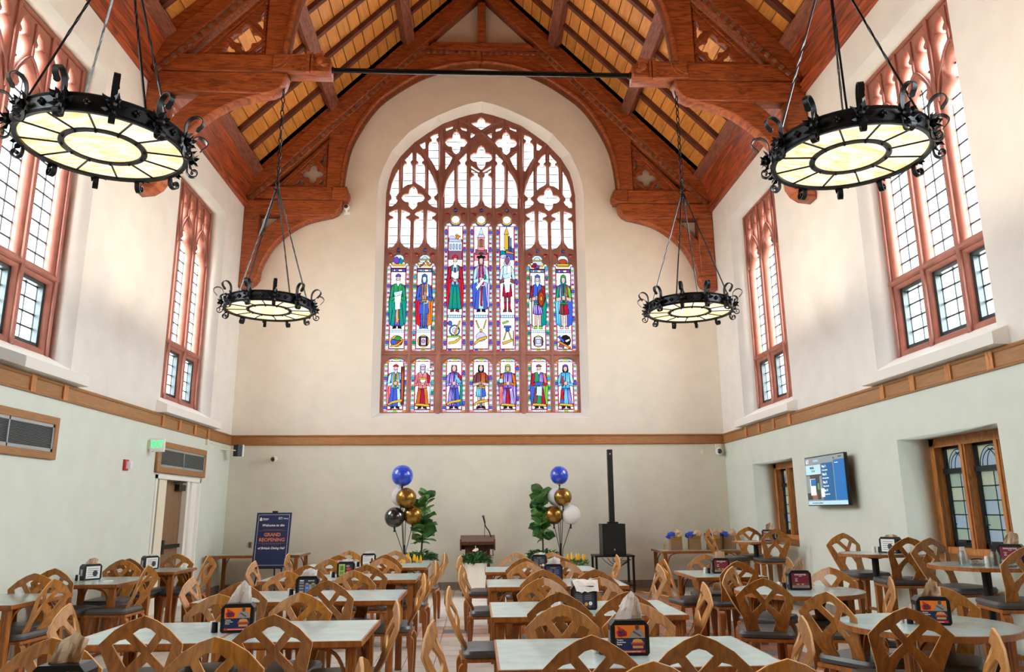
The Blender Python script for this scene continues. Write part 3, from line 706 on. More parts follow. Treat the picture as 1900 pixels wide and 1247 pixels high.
def emblem(kind, zc, s=1):
    P = []
    if kind == 0: P += [('gold', ell(0, zc, .14*s, .13*s)), ('blue', [(-.13, zc-.05), (-.1, zc+.05), (0, zc+.03), (-.02, zc-.09)]), ('green', [(-.06, zc+.04), (0, zc+.12), (.1, zc+.08), (.06, zc+.0)]), ('red', [(0, zc-.06), (.02, zc+.02), (.13, zc+.01), (.11, zc-.08)]), ('gold', [(-.13, zc-.13), (.02, zc-.11), (.14, zc+.0), (.14, zc+.04), (0, zc-.07), (-.13, zc-.09)])]
    if kind == 1: P += [('gold', ell(0, zc, .13, .14, 12)), ('dark', rc(-.09, .09, zc-.1, zc+.1)), ('lav', rc(-.055, .055, zc-.09, zc+.08)), ('pink', ell(0, zc, .035, .04, 8))]
    if kind == 2: P += [('steel', ell(.0, zc+.06, .12, .13, 12)), ('white', ell(0, zc+.06, .09, .1, 12)), ('lav', ell(0, zc+.06, .055, .06, 10)), ('gold', [(-.02, zc-.05), (.1, zc+.28), (.13, zc+.27), (.02, zc-.06)]), ('lime', [(-.15, zc-.1), (.12, zc-.08), (.12, zc-.05), (-.15, zc-.06)]), ('gold', [(-.13, zc-.25), (.04, zc-.22), (.14, zc-.12), (.14, zc-.07), (0, zc-.17), (-.13, zc-.2)]), ('steel', ell(-.1, zc+.22, .05, .06, 8))]
    if kind == 3: P += [('gold', [(-.12, zc+.28), (-.1, zc+.3), (-.03, zc+.12), (-.06, zc+.11)]), ('gold', [(.12, zc+.3), (.1, zc+.3), (.04, zc+.1), (.07, zc+.1)]), ('lav', ell(0, zc-.08, .11, .11, 12)), ('gold', ell(0, zc+.06, .035, .04, 8)), ('gold', [(-.14, zc-.27), (-.02, zc-.17), (.13, zc-.12), (.13, zc-.06), (-.04, zc-.11), (-.14, zc-.2)])]
    if kind == 4: P += [('steel', rc(-.08, .08, zc+.12, zc+.17)), ('blue', ell(0, zc+.08, .05, .05, 8)), ('gold', [(-.1, zc-.15), (-.03, zc+.06), (-.01, zc+.06), (-.07, zc-.15)]), ('gold', [(.1, zc-.15), (.03, zc+.06), (.01, zc+.06), (.07, zc-.15)]), ('gold', [(-.12, zc-.2), (.12, zc-.12), (.12, zc-.17), (-.1, zc-.26)]), ('red', rc(.12, .135, zc-.28, zc+.06)), ('lime', [(-.12, zc+.24), (0, zc+.29), (.04, zc+.26), (-.1, zc+.2)])]
    if kind == 5: P += [('gold', ell(0, zc, .115, .14, 8)), ('brown', rc(-.1, .1, zc-.09, zc+.09)), ('pale', rc(-.07, .07, zc-.1, zc+.1)), ('lav', rc(-.05, .05, zc-.05, zc+.05))]
    if kind == 6: P += [('dark', ell(.02, zc+.02, .12, .13, 9)), ('blue', [(-.15, zc+.1), (-.11, zc+.14), (.0, zc+.0), (-.03, zc-.03)]), ('mauve', [(-.14, zc-.12), (-.1, zc-.02), (0, zc-.06), (-.02, zc-.15)]), ('orange', [(-.15, zc-.02), (-.12, zc+.02), (.14, zc-.13), (.1, zc-.16)]), ('cream', [(0, zc+.02), (.1, zc+.06), (.12, zc+.03), (.04, zc-.02)])]
    return P
for i, u in enumerate(LC):
    mid = 2 <= i <= 4; zc = 7.87 if mid else 6.92
    zt = 7.80 if mid else 6.86
    P = border_blocks(4.84, zt, ['lblue', 'blue', 'pale', 'lblue'] if mid else (pal1 if i in (0, 6) else pal2), ['red', 'orange', 'gold', 'red', 'pink'] if mid else acc)
    P += lattice(5.75, 7.3) if mid else lattice(5.4, 6.6)
    P += emblem(i, 5.26 if mid else 5.08)
    if mid:
        P += caption(5.6, 'cyan', .07)
        tw = 7.03
        if i == 2: P += [('mauve', rc(-.15, .15, tw-.1, tw+.15)), ('pale', rc(-.15, .15, tw+.1, tw+.36)), ('lav', rc(-.14, .14, tw+.32, tw+.38)), ('lav', arc(-.07, tw+.38, .08, 0, pi, 8)), ('gold', arc(.03, tw+.46, .04, 0, pi, 6)), ('orange', [(.0, tw+.46), (.12, tw+.46), (.08, tw+.38), (.03, tw+.38)]), ('cream', [(.05, tw+.36), (.1, tw+.44), (.14, tw+.36)])]+[('lav', rc(-.12+.07*q, -.09+.07*q, tw+.14, tw+.26)) for q in range(4)]
        if i == 3: P += [('pink', rc(-.15, .15, tw-.12, tw+.06)), ('mauve', rc(-.13, .13, tw+.02, tw+.14)), ('pink', rc(-.075, .075, tw+.12, tw+.42)), ('gold', rc(-.05, .05, tw+.2, tw+.36)), ('mauve', rc(-.025, .025, tw+.2, tw+.38)), ('lav', [(-.09, tw+.42), (.09, tw+.42), (.05, tw+.5), (-.05, tw+.5)]), ('pale', [(-.05, tw+.5), (.05, tw+.5), (0, tw+.66)]), ('brown', arc(0, tw+.02, .05, 0, pi, 6))]
        if i == 4: P += [('teal', rc(-.15, .02, tw-.05, tw+.12)), ('steel', [(-.05, tw+.1), (.05, tw+.22), (.15, tw+.16), (.15, tw-.1), (0, tw-.1)]), ('orange', [(-.03, tw+.12), (.15, tw+.07), (.15, tw+.03), (-.03, tw+.06)]), ('gold', rc(-.06, .03, tw+.14, tw+.5)), ('gold', [(-.07, tw+.5), (.05, tw+.5), (-.01, tw+.68)]), ('steel', rc(.04, .065, tw+.1, tw+.46)), ('steel', rc(.08, .1, tw+.1, tw+.42)), ('lav', ell(-.08, tw-.02, .08, .05, 8))]
        P += figure(5.73, 1.3, UP[i])
    else:
        P += caption(5.27, 'lblue', .06)+figure(5.35, 1.24, UP[i])
        P += [('red', rc(-.165, .165, 6.635, 6.72)), ('blue' if i in (0, 6) else 'cyan', rc(-.15, .15, 6.65, 6.70)), ('white', rc(-.1, -.07, 6.655, 6.695)), ('white', rc(.0, .08, 6.655, 6.695))]
    # head: medallion or crest, with the lobes' glass
    P += [('*pale', rc(-.26, .26, zt, zc+.3))]
    for dx, dz, c1, c2 in ((0, .19, 'red', 'blue'), (-.172, .09, 'pink' if not mid else 'red', 'red'), (.172, .09, 'pink' if not mid else 'blue', 'red')):
        P += [('*pale', ell(dx, zc+dz, .075, .085, 8)), (('*'+c2), ell(dx, zc+dz, .05, .055, 8)), ('*'+c1, ell(dx, zc+dz-.01, .022, .03, 6))]
    if mid: P += [('blue', ell(0, 7.855, .145, .15, 16)), ('gold', ell(0, 7.865, .125, .128, 16)), ('white', ell(0, 7.87, .09, .09, 14))]
    else:
        P += [('white', rc(-.16, .16, 6.73, 6.86)), ('gold', [(-.16, 6.83), (-.13, 6.77), (.13, 6.77), (.16, 6.84), (.1, 6.82), (-.1, 6.82)])]
        P += {0: [('purple', [(-.13, 6.94), (-.1, 6.84), (0, 6.82), (.02, 6.93), (-.05, 6.99)]), ('teal', [(0, 6.84), (.03, 6.97), (.1, 6.9), (.08, 6.83)])], 1: [('pale', arc(0, 6.93, .06, 0, pi, 8)), ('gold', rc(-.1, .1, 6.91, 6.94)), ('mauve', [(-.13, 6.76), (-.02, 6.86), (.0, 6.84), (-.1, 6.74)]), ('orange', [(.12, 6.76), (.0, 6.88), (.02, 6.9), (.14, 6.8)])],
              5: [('pale', arc(0, 6.92, .07, 0, pi, 8)), ('gold', rc(-.11, .11, 6.9, 6.93)), ('crim', [(-.14, 6.76), (-.08, 6.86), (.0, 6.84), (-.04, 6.74)]), ('steel', rc(-.03, .05, 6.74, 6.8))], 6: [('rust', ell(0, 6.9, .1, .06, 10)), ('gold', [(-.13, 6.8), (.13, 6.8), (.12, 6.85), (-.12, 6.85)])]}[i]
    stained_light(u, 4.84, zc+.3, P, 0, bigwin)

# ================================================================== side windows (local: +x outwards, y along the wall)
BX = .36                                   # board centre depth
def head_hole(yc):
    P = [(-.29, 4.43), (.29, 4.43), (.29, 6.08), (.27, 6.18), (.22, 6.26), (.13, 6.31), (.11, 6.36), (.16, 6.43), (.15, 6.53), (.09, 6.6), (0, 6.70), (-.09, 6.6), (-.15, 6.53), (-.16, 6.43), (-.11, 6.36), (-.13, 6.31), (-.22, 6.26), (-.27, 6.18), (-.29, 6.08)]
    return [(yc+a, b) for a, b in P]
def tall_hole(yc, s):
    P = [(.045, 6.80), (.045, 6.88), (.07, 6.94), (.125, 6.965), (.125, 6.99), (.085, 7.03), (.10, 7.12), (.16, 7.21), (.22, 7.12), (.245, 7.03), (.205, 6.99), (.205, 6.965), (.26, 6.94), (.285, 6.88), (.285, 6.32), (.25, 6.40), (.20, 6.56), (.12, 6.68)]
    return [(yc+s*a, b) for a, b in (P if s > 0 else P[::-1])]
LY = (-.715, 0, .715)
wh = []
for y in LY: wh += [rect(y-.285, y+.285, 3.47, 4.27), head_hole(y), tall_hole(y, 1), tall_hole(y, -1)]
side_board = flat('tracery', [rect(-WHW, WHW, 3.36, 7.34)]+wh, .15, .03, M['stone'], lambda a, b, d: (BX+d, a, b))
def roll(pts, r): return MB().tube([(BX-.085, a, b) for a, b in pts], r, 6).mesh('moulding', M['stone'], True)
rolls = [('mullion', roll([(y, 3.38), (y, 7.27)], .036)) for y in (-.357, .357)]+[('jamb_moulding', roll([(y, 3.38), (y, 7.27)], .03)) for y in (-1.08, 1.08)]+[('transom', roll([(-1.1, 4.35), (1.1, 4.35)], .034)), ('head_moulding', roll([(-1.1, 7.27), (1.1, 7.27)], .028))]
rolls += [('moulding', roll([(y, 6.74), (y, 7.2)], .018)) for y in LY]
for y in LY:
    for s in (-1, 1): rolls.append(('moulding', roll(smoothpts([(y+s*.33, 6.16), (y+s*.3, 6.3), (y+s*.22, 6.5), (y+s*.1, 6.68), (y, 6.76)], 3), .02)))
cm = MB()
for y in LY:                                # metal casement frames
    for a in (-.285, .235): cm.box(BX-.02, BX+.05, y+a, y+a+.05, 3.47, 4.27)
    for b in (3.47, 4.22): cm.box(BX-.02, BX+.05, y-.285, y+.285, b, b+.05)
casement_me = cm.mesh('casement_frame', M['casement'])
lm = MB(); GX = BX+.055; panes = []
def grid(y0, y1, z0, z1, nc, nr, rec=True):
    dy, dz = (y1-y0)/nc, (z1-z0)/nr
    for i in range(nc+1): lm.box(GX-.007, GX+.007, y0+i*dy-.008, y0+i*dy+.008, z0, z1)
    for j in range(nr+1): lm.box(GX-.007, GX+.007, y0, y1, z0+j*dz-.010, z0+j*dz+.010)
    if rec:
        for i in range(nc):
            for j in range(nr): panes.append((y0+(i+.5)*dy, z0+(j+.5)*dz, dy-.008, dz-.008))
for y in LY:
    grid(y-.235, y+.235, 3.52, 4.22, 2, 4); grid(y-.295, y+.295, 4.42, 6.74, 3, 12); grid(y-.3, y+.3, 6.74, 7.24, 2, 2)
side_lead = lm.mesh('lead_lines', M['lead'])
spm = {}
def sidepane(dy, dz):
    k = (round(dy, 3), round(dz, 3))
    if k not in spm: b = MB(); b.box(-.002, .002, -dy/2, dy/2, -dz/2, dz/2); spm[k] = b.mesh('pane', M['clear'])
    return spm[k]
sb = MB(); sb.prism([(.30, 3.03), (.30, 3.40), (0, 3.235), (-.17, 3.165), (-.17, 3.045), (0, 3.04)], -WHW+.01, WHW-.01, lambda a, b, d: (a, d, b))
sb.prism([(0, 3.04), (0, 3.232), (-.17, 3.165), (-.17, 3.045)], -1.31, 1.27, lambda a, b, d: (a, d, b))
sill_me = sb.mesh('window_sill', M['white'])
wn = 2
for yc in WIN_Y:
    for X, rz in ((XL, pi), (XR, 0)):
        w_ = empty('window_%d' % wn, (X, yc, 0), rz, kind='structure'); wn += 1
        put('tracery', side_board, w_)
        for nm, me in rolls: put(nm, me, w_)
        put('casement_frame', casement_me, w_); put('lead_lines', side_lead, w_); put('window_sill', sill_me, w_)
        if yc > 5:
            for y, z, dy, dz in panes: put('pane', sidepane(dy, dz), w_, (GX, y, z))
        else: put('pane', sidepane(2.1, 3.7), w_, (GX, 0, 5.35))

# ------------------------------------------------------------------ low leaded windows on the right wall
for (y0, y1) in LOWW:
    yc = (y0+y1)/2; hw = (y1-y0)/2
    w_ = empty('window_%d' % wn, (XR, yc, 0), 0, kind='structure'); wn += 1
    b = MB(); f = .09
    for a in (-hw, hw-f): b.box(.40, .56, a, a+f, .95, 2.32)
    b.box(.40, .56, -hw, hw, 2.32-f, 2.32); b.box(.40, .56, -hw, hw, .98, 1.06)
    for a in (-hw+f, hw-f-.02): b.box(.385, .4, a, a+.02, .98, 2.25)
    b.box(.385, .4, -hw+f, hw-f, 2.21, 2.23)
    b.build('window_frame', M['oak_win'], w_)
    b = MB(); b.prism([(-.015, .955), (.56, 1.0), (.56, .96), (-.015, .92)], -hw, hw, lambda a, z, d: (a, d, z)); b.build('window_sill', M['oak'], w_)
    for q in (-.3, .3):
        b = MB(); b.box(.40, .56, q-.045, q+.045, 1.06, 2.23); b.box(.38, .4, q-.025, q+.025, 1.06, 2.23); b.build('mullion', M['oak_win'], w_)
    lw = (hw-f-.3-.045)
    for q, a, bb in ((0, -hw+f, -.345), (1, -.255, .255), (2, .345, hw-f)):
        c_ = (a+bb)/2; h2 = (bb-a)/2
        b = MB()
        for e in (a, bb-.04): b.box(.50, .55, e, e+.04, 1.06, 2.23)
        b.box(.50, .55, a, bb, 1.06, 1.11); b.box(.48, .55, a, bb, 1.90, 1.96); b.box(.50, .55, a, bb, 2.19, 2.23)
        b.tube([(.47, c_+.1, 1.32), (.44, c_+.1, 1.32), (.44, c_+.1, 1.42)], .008); b.cbox((.46, c_-.02, 1.13), (.06, .16, .03))
        cf = b.build('casement_frame', M['casement'], w_)
        b = MB(); b.box(.527, .533, c_-.006, c_+.006, 1.1, 1.9)
        for k in range(1, 5): b.box(.527, .533, a+.04, bb-.04, 1.11+k*.158-.006, 1.11+k*.158+.006)
        for R_ in (h2-.05, h2-.09): b.tube([(.53, c_+x, 1.96+z) for x, z in arc(0, 0, R_, 0, pi, 10, .22*R_/(h2-.05))], .006, 4)
        for s in (-1, 1): b.tube([(.53, c_+s*x, 1.96+z) for x, z in arc(-(h2-.09)*.6, 0, (h2-.09)*1.1, 0, 1.25, 8, .2)], .006, 4)
        b.build('lead_lines', M['lead'], w_)
        pl = []
        for k in range(5):
            for s, (e0, e1) in enumerate(((a+.03, c_), (c_, bb-.03))):
                bx = MB(); bx.add([(.53, e0, 1.105+k*.16), (.53, e1, 1.105+k*.16), (.53, e1, 1.105+(k+1)*.16), (.53, e0, 1.105+(k+1)*.16)], [(0, 1, 2, 3)])
                bx.build('pane', [M['tint_b'], M['tint_g'], M['tint_y']][(k+s+q) % 2 if (k*s+q) % 5 else 2], w_)
        bx = MB(); bx.add([(.530, c_+x, 1.94+z) for x, z in arc(0, 0, h2-.045, 0, pi, 10, .222)], [tuple(range(11))]); bx.build('pane', M['tint_b'], w_)
        arcp = [(.530, c_+x, 1.94+z) for x, z in arc(0, 0, h2-.045, 0, pi, 10, .222)]
        bx = MB(); bx.add(arcp[:6]+[(.53, c_, 2.22), (.53, bb, 2.22), (.53, bb, 1.94)], [tuple(range(9))]); bx.add(arcp[5:]+[(.53, a, 1.94), (.53, a, 2.22), (.53, c_, 2.22)], [tuple(range(9))]); bx.build('pane', M['tint_y'], w_)
# unseen ground outside, added pale to bounce daylight up to the ceiling
bounce_ground = MB(); bounce_ground.box(-60, 60, -50, 70, -.5, -.4); bounce_ground.build('ground', mat('pale_bounce_ground', (176, 172, 162), .95, var=.1), kind='structure')

# ------------------------------------------------------------------ door in the left wall
d_ = empty('door_1', (XL, 0, 0), kind='structure')
b = MB()
for y in (DOOR[0], DOOR[1]-.06): b.box(-.12, .02, y, y+.06, 0, DOOR[3])
b.box(-.12, .02, DOOR[0], DOOR[1], DOOR[3]-.06, DOOR[3]); b.box(-.12, -.02, 13.62, 13.72, 0, DOOR[3]-.06); b.box(-.15, -.03, 13.86, 14.1, 0, DOOR[3]-.06); b.box(-.20, -.10, 13.72, 13.86, 0, DOOR[3]-.06)
b.box(-.45, -.4, DOOR[0], DOOR[1], 0, DOOR[3])
b.build('door_frame', M['white'], d_)
b = MB(); b.box(-.16, -.02, 12.42, 12.72, 0, DOOR[3]-.06); b.build('door_post', M['cream'], d_)
b = MB(); b.box(-.08, -.06, 12.26, 12.42, 0, DOOR[3]-.06); sl = b.build('side_light', M['darkglass'], d_)
b = MB(); b.box(-.06, -.03, 12.26, 12.42, .86, .9); b.build('rail', M['white'], sl)
b = MB(); b.box(-.15, -.105, 12.72, 13.62, .01, DOOR[3]-.07); leaf = b.build('door_leaf', M['door'], d_)
b = MB(); b.cbox((-.07, 13.15, .98), (.05, .82, .06)); b.cbox((-.065, 12.82, .98), (.075, .09, .22)); b.tube([(-.085, 12.82, 1.05), (-.085, 12.82, 1.98)], .012); b.tube([(-.085, 12.82, .9), (-.085, 12.82, .05)], .012); b.build('panic_bar', M['plastic'], leaf)
b = MB(); b.cbox((-.065, 13.42, 1.93), (.08, .3, .1)); b.tube([(-.05, 13.3, 1.99), (.0, 13.0, 2.01), (-.02, 13.55, 2.03)], .01); b.build('door_closer', M['plastic'], leaf)

# ================================================================== roof trusses
ARCH = [(2.993, 8.345), (2.955, 8.8), (2.85, 9.36), (2.58, 9.945), (2.26, 10.41), (1.845, 10.76), (1.476, 11.01), (1.13, 11.18), (.77, 11.3), (.38, 11.375), (0, 11.41)]
def truss(y0, y1, mid, label):
    yc = (y0+y1)/2; t = y1-y0
    r = empty('roof_truss', (C0, yc, 0), 0, label, 'roof truss')
    def piece(name, ol, th, m, s, bev=.02, dy=0, parent=None, kind=None):
        me = flat(name, [[(s*a, z) for a, z in o_] for o_ in ol], th, bev, m, lambda a, b, d: (a, d+dy, b))
        return put(name, me, parent or r, kind=kind)
    for s in (-1, 1):
        piece('principal_rafter', [[(0, roofz(0, .17)), (5.0, roofz(5, .17)), (5.0, roofz(5, .55)), (0, roofz(0, .55))]], t, M['timber_h'], s)
        piece('rafter_packing', [[(0, roofz(0, .56)), (4.95, roofz(4.95, .56)), (4.95, roofz(4.95, .83)), (0, roofz(0, .83))]], t-.1, M['timber_h'], s, 0)
        piece('rafter_moulding', [[(1.2, roofz(1.2, 0)), (5.0, roofz(5, 0)), (5.0, roofz(5, .19)), (1.2, roofz(1.2, .19))]], t-.06, M['timber_h'], s)
        dn = MB(); u = 1.3
        while u < 4.95:
            mtx = Matrix.Rotation(s*.795, 3, 'Y'); dn.cbox((s*u, -t/2+.018, roofz(u, .085)), (.07, .04, .07), mtx); u += .103
        dn.build('dentil_course', M['dentil'], r, kind='stuff')
        piece('wall_post', [[(5.05, 6.39), (5.05, 7.72), (4.72, 7.72), (4.72, 6.39)]], t-.04, M['timber'], s)
        piece('post_corbel', [[(5.05, 6.40), (4.66, 6.40), (4.67, 6.30), (4.74, 6.18), (4.86, 6.10), (5.05, 6.08)]], t, M['timber'], s, .03)
        br = smoothpts([(4.66, 6.39), (4.60, 6.62), (4.395, 7.01), (4.07, 7.338), (3.7, 7.56), (3.213, 7.69)], 4)+[(3.213, 7.76), (4.17, 7.76)]+smoothpts([(4.21, 7.72), (4.41, 7.55), (4.70, 7.22), (4.95, 6.80)], 3)+[(4.95, 6.39)]
        piece('curved_brace', [br], t-.07, M['timber'], s, .03)
        lo = [(5.05, 7.70), (3.32, 7.68), (3.2, 7.70), (3.09, 7.76), (3.02, 7.86), (2.985, 7.98), (2.985, 8.045), (5.05, 8.045)]
        piece('hammer_beam', [lo], t-.03, M['timber_h'], s, .025)
        piece('hammer_beam', [[(3.2, 8.055), (4.86, 8.055), (4.56, 8.345), (3.2, 8.345)]], t-.03, M['timber_h'], s, .015)
        if mid:
            ce = piece('carved_beam_end', [[(2.33, 8.05), (3.2, 8.05), (3.2, 8.35), (2.55, 8.35), (2.48, 8.33), (2.33, 8.28)]], t+.02, M['timber_h'], s, .015)
            cv = MB(); f = -t/2-.018
            cv.cbox((s*2.66, f, 8.2), (.05, .06, .34)); cv.cbox((s*2.60, f, 8.2), (.03, .05, .32))
            cv.sphere((s*2.48, f, 8.24), .07, 10, 6, sc=(1, .5, 1)); cv.sphere((s*2.42, f, 8.17), .05, 10, 6, sc=(1.2, .5, .8)); cv.cbox((s*2.5, f, 8.33), (.14, .05, .05), Matrix.Rotation(s*.5, 3, 'Y'))
            for q in range(4): cv.cbox((s*(2.74+q*.05), f+.01, 8.11+.02*(q % 2)), (.035, .03, .05), Matrix.Rotation(.7, 3, 'Y'))
            cv.tube([(s*x, f+.008, z) for x, z in arc(3.2, 8.33, .26, pi, pi*1.5, 8)], .008, 4); cv.tube([(s*x, f+.008, z) for x, z in arc(3.2, 8.33, .2, pi, pi*1.5, 8)], .008, 4)
            cv.build('carving', M['timber_h'], ce)
        else:
            ce = piece('carved_beam_end', [[(2.90, 8.05), (3.2, 8.05), (3.2, 8.35), (2.90, 8.35)]], t, M['timber_h'], s, .015)
            cv = MB(); cv.lathe([(.001, -.05), (.09, -.045), (.11, -.01), (.09, .03), (.02, .05)], 12); me = cv.mesh('carved_rosette', M['timber_h'])
            put('carved_rosette', me, ce, (s*2.885, 0, 8.16), (0, s*-pi/2, 0), (1, 1.1, 1))
        sp = [(0, 11.7), (1.26, 11.72), (3.335, 9.60), (3.335, 8.345)]+smoothpts(ARCH, 3)
        piece('arched_spandrel', [sp], t-.08, M['timber'], s, .015)
        am = smoothpts(ARCH, 3); inn = am; out = [(a+.075, b+.02) if b < 9.6 else (a*1.022+.02, b+.075) for a, b in am]
        piece('arch_moulding', [inn+out[::-1]], t, M['timber'], s, .03)
        # pierced quatrefoil panel between rafter, beam and post
        fr = [(4.46, 8.345), (3.33, 8.345), (3.33, 9.55)]
        hl = [quatrefoil(3.66, 8.68, .225, .225, 6), [(4.05, 8.44), (3.96, 8.47), (3.93, 8.57), (3.885, 8.52), (3.84, 8.50), (3.82, 8.44)], [(3.42, 9.17), (3.47, 9.1), (3.46, 9.02), (3.53, 8.97), (3.47, 8.92), (3.42, 8.84)], [(3.42, 8.44), (3.42, 8.56), (3.46, 8.52), (3.50, 8.49), (3.52, 8.44)]]
        tp = piece('pierced_panel', [fr]+hl, .07, M['timber'], s, .015)
        fm = MB(); pts = [(s*4.30, -.05, 8.37), (s*3.36, -.05, 8.37), (s*3.36, -.05, 9.38)]
        fm.tube(pts+[pts[0]], .022, 5)
        for a, bq in (((3.95, 8.66), (3.66, 8.375)), ((3.375, 8.66), (3.66, 8.375)), ((3.375, 8.70), (3.66, 8.985)), ((3.66, 8.985), (3.95, 8.69))):
            fm.tube([(s*a[0], -.04, a[1]), (s*bq[0], -.04, bq[1])], .018, 5)
        x = 3.4
        while x < 4.3: fm.cbox((s*x, -.055, 8.385), (.03, .03, .03), Matrix.Rotation(pi/4, 3, 'Y')); x += .058
        z = 8.45
        while z < 9.35: fm.cbox((s*3.375, -.055, z), (.03, .03, .03), Matrix.Rotation(pi/4, 3, 'Y')); z += .058
        fm.build('panel_frame', M['timber'], tp)
    piece('collar_beam', [[(-1.27, 11.72), (1.27, 11.72), (1.08, 11.91), (-1.08, 11.91)]], t-.02, M['timber_h'], 1, .015)
    dn = MB(); u = -1.2
    while u < 1.21: dn.cbox((u, -t/2+.022, 11.66), (.062, .035, .062)); u += .14
    dn.build('dentil_course', M['dentil'], r, kind='stuff')
    piece('king_post', [[(-.09, 11.9), (.09, 11.9), (.09, 12.98), (-.09, 12.98)]], t-.08, M['timber'], 1, .015)
    return r
truss(15.40, 15.70, False, 'red-brown hammerbeam roof truss against the end wall, arching over the stained window')
tr = truss(10.52, 10.80, True, 'red-brown hammerbeam roof truss with carved beam ends, standing free across the hall')
t2 = dup(tr, (C0, 5.66, 0), 0); t2['label'] = 'red-brown hammerbeam roof truss overhead, from which the two nearest chandeliers hang'
for yy in (10.66, 5.66):
    b = MB(); b.tube([(-2.36, 0, 8.19), (2.36, 0, 8.19)], .02, 8); b.tube([(-2.36, 0, 8.15), (2.36, 0, 8.15)], .02, 8)
    o = b.build('tie_rod', M['iron'], None, (C0, yy, 0), smooth=True, label='long black iron tie rod between the carved beam ends across the hall' if yy > 10 else 'black iron tie rod of the nearest roof truss overhead', cat='tie rod')
    for s in (-1, 1):
        b = MB(); b.lathe([(.001, 0), (.05, .0), (.05, .03), (.001, .03)], 10); put('end_plate', b.mesh('end_plate', M['iron']), o, (s*2.33, 0, 8.17), (0, -s*pi/2, 0))

# ================================================================== chandeliers
R = .61
def chandelier(label):
    c = empty('chandelier', (0, 0, 4.31), 0, label, 'chandelier', 'round iron chandeliers')
    b = MB(); b.lathe([(R-.03, .0), (R+.004, -.004), (R+.012, .006), (R+.004, .018), (R, .022), (R, .118), (R+.004, .122), (R+.012, .134), (R+.004, .144), (R-.03, .14), (R-.03, .0)], 60); b.build('ring_band', M['iron'], c, smooth=True)
    n = 12
    for i in range(n):
        a0 = 2*pi*(i+.5)/n; b = MB()
        b.lathe([(.305, .022), (R-.03, .022), (R-.03, .028), (.305, .028), (.305, .022)], 6, a0=a0, a1=a0+2*pi/n); b.build('glass_pane', M['lamp'], c)
    b = MB(); b.lathe([(.001, .022), (.285, .022), (.285, .028), (.001, .028)], 40); b.build('glass_disc', M['lamp'], c)
    b = MB(); b.lathe([(.27, .008), (.315, .008), (.315, .032), (.27, .032), (.27, .008)], 40)
    for i in range(n):
        a = 2*pi*(i+.5)/n; b.tube([(.29*cos(a), .29*sin(a), .018), ((R-.02)*cos(a), (R-.02)*sin(a), .018)], .008, 5); b.sphere((.293*cos(a), .293*sin(a), .004), .012, 6, 4)
    b.build('glazing_bars', M['iron'], c)
    # scrolls, roses
    top = MB(); path = [(0, -.02), (0, .03), (.002, .08), (.02, .125), (.06, .155), (.105, .152), (.135, .12), (.13, .085), (.105, .055), (.085, .03)]
    path = smoothpts(path, 3)
    top.ribbon([(r_+.012, 0, z+.13) for r_, z in path], (0, 1, 0), [.044]*(len(path)-4)+[.046, .054, .04, .014], .007); top_me = top.mesh('upper_scroll', M['iron'])
    low = MB(); path = [(0, .03), (0, -.03), (.01, -.06), (.04, -.078), (.072, -.066), (.08, -.035), (.062, -.014), (.038, -.022), (.036, -.044), (.05, -.046)]
    path = smoothpts(path, 3); low.ribbon([(r_+.008, 0, z) for r_, z in path], (0, 1, 0), .042, .008); low_me = low.mesh('lower_scroll', M['iron'])
    ro = MB()
    for q in range(5):
        a = 2*pi*q/5; ro.add([(.012, 0, 0), (.022, .055*cos(a-.35), .055*sin(a-.35)), (.05, .075*cos(a), .075*sin(a)), (.022, .055*cos(a+.35), .055*sin(a+.35))], [(0, 1, 2), (0, 2, 3)])
        a += .6; ro.add([(.012, 0, 0), (.055, .03*cos(a-.5), .03*sin(a-.5)), (.07, .045*cos(a), .045*sin(a)), (.055, .03*cos(a+.5), .03*sin(a+.5))], [(0, 1, 2), (0, 2, 3)])
    ro.sphere((.03, 0, 0), .028, 8, 6); ro_me = ro.mesh('iron_rose', M['iron'])
    sr = MB(); sr.cbox((.006, 0, 0), (.012, .046, .046), Matrix.Rotation(pi/4, 3, 'X'))
    for q in range(4): sr.sphere((.014, .017*cos(q*pi/2), .017*sin(q*pi/2)), .013, 6, 4)
    sr_me = sr.mesh('small_flower', M['iron'])
    for i in range(n):
        a = 2*pi*i/n; a2 = a+pi/n
        put('upper_scroll', top_me, c, (R*cos(a), R*sin(a), 0), (0, 0, a)); put('lower_scroll', low_me, c, (R*cos(a), R*sin(a), 0), (0, 0, a))
        put('iron_rose', ro_me, c, (R*cos(a), R*sin(a), .072), (0, 0, a), (1.3, 1.3, 1.3)); put('small_flower', sr_me, c, (R*cos(a2), R*sin(a2), .072), (0, 0, a2))
    H = 1.87
    for i in range(4):
        a = pi/4+pi/2*i+.12; p0 = Vector(((R-.02)*cos(a), (R-.02)*sin(a), .13)); p1 = Vector((.02*cos(a), .02*sin(a), H))
        b = MB(); pts = [p0.lerp(p1, k/24) for k in range(25)]
        b.tube(pts, .011, 4); nV = len(b.v)
        d = (p1-p0).normalized()
        for k in range(25):                   # the twist at mid length
            ang = 0 if k < 9 else (min(k, 15)-9)*.8
            q = Matrix.Rotation(ang, 3, d)
            for j in range(4): b.v[k*4+j] = tuple(pts[k]+q @ (Vector(b.v[k*4+j])-pts[k]))
        b.build('hanging_rod', M['steel'] if i == 1 else M['iron'], c)
    b = MB(); b.tube([(.05*cos(t*.5), .006, H+.02+.035*sin(t*.5)) for t in range(12)], .008, 5); b.tube([(.0, .03*cos(t*.55), H-.02+.05*sin(t*.55)) for t in range(12)], .007, 5); b.tube([(.03, 0, H), (.045, .01, H-.15), (.03, .012, H-.26), (.015, 0, H-.17), (.03, 0, H-.02)], .007, 5); b.build('hook', M['iron'], c)
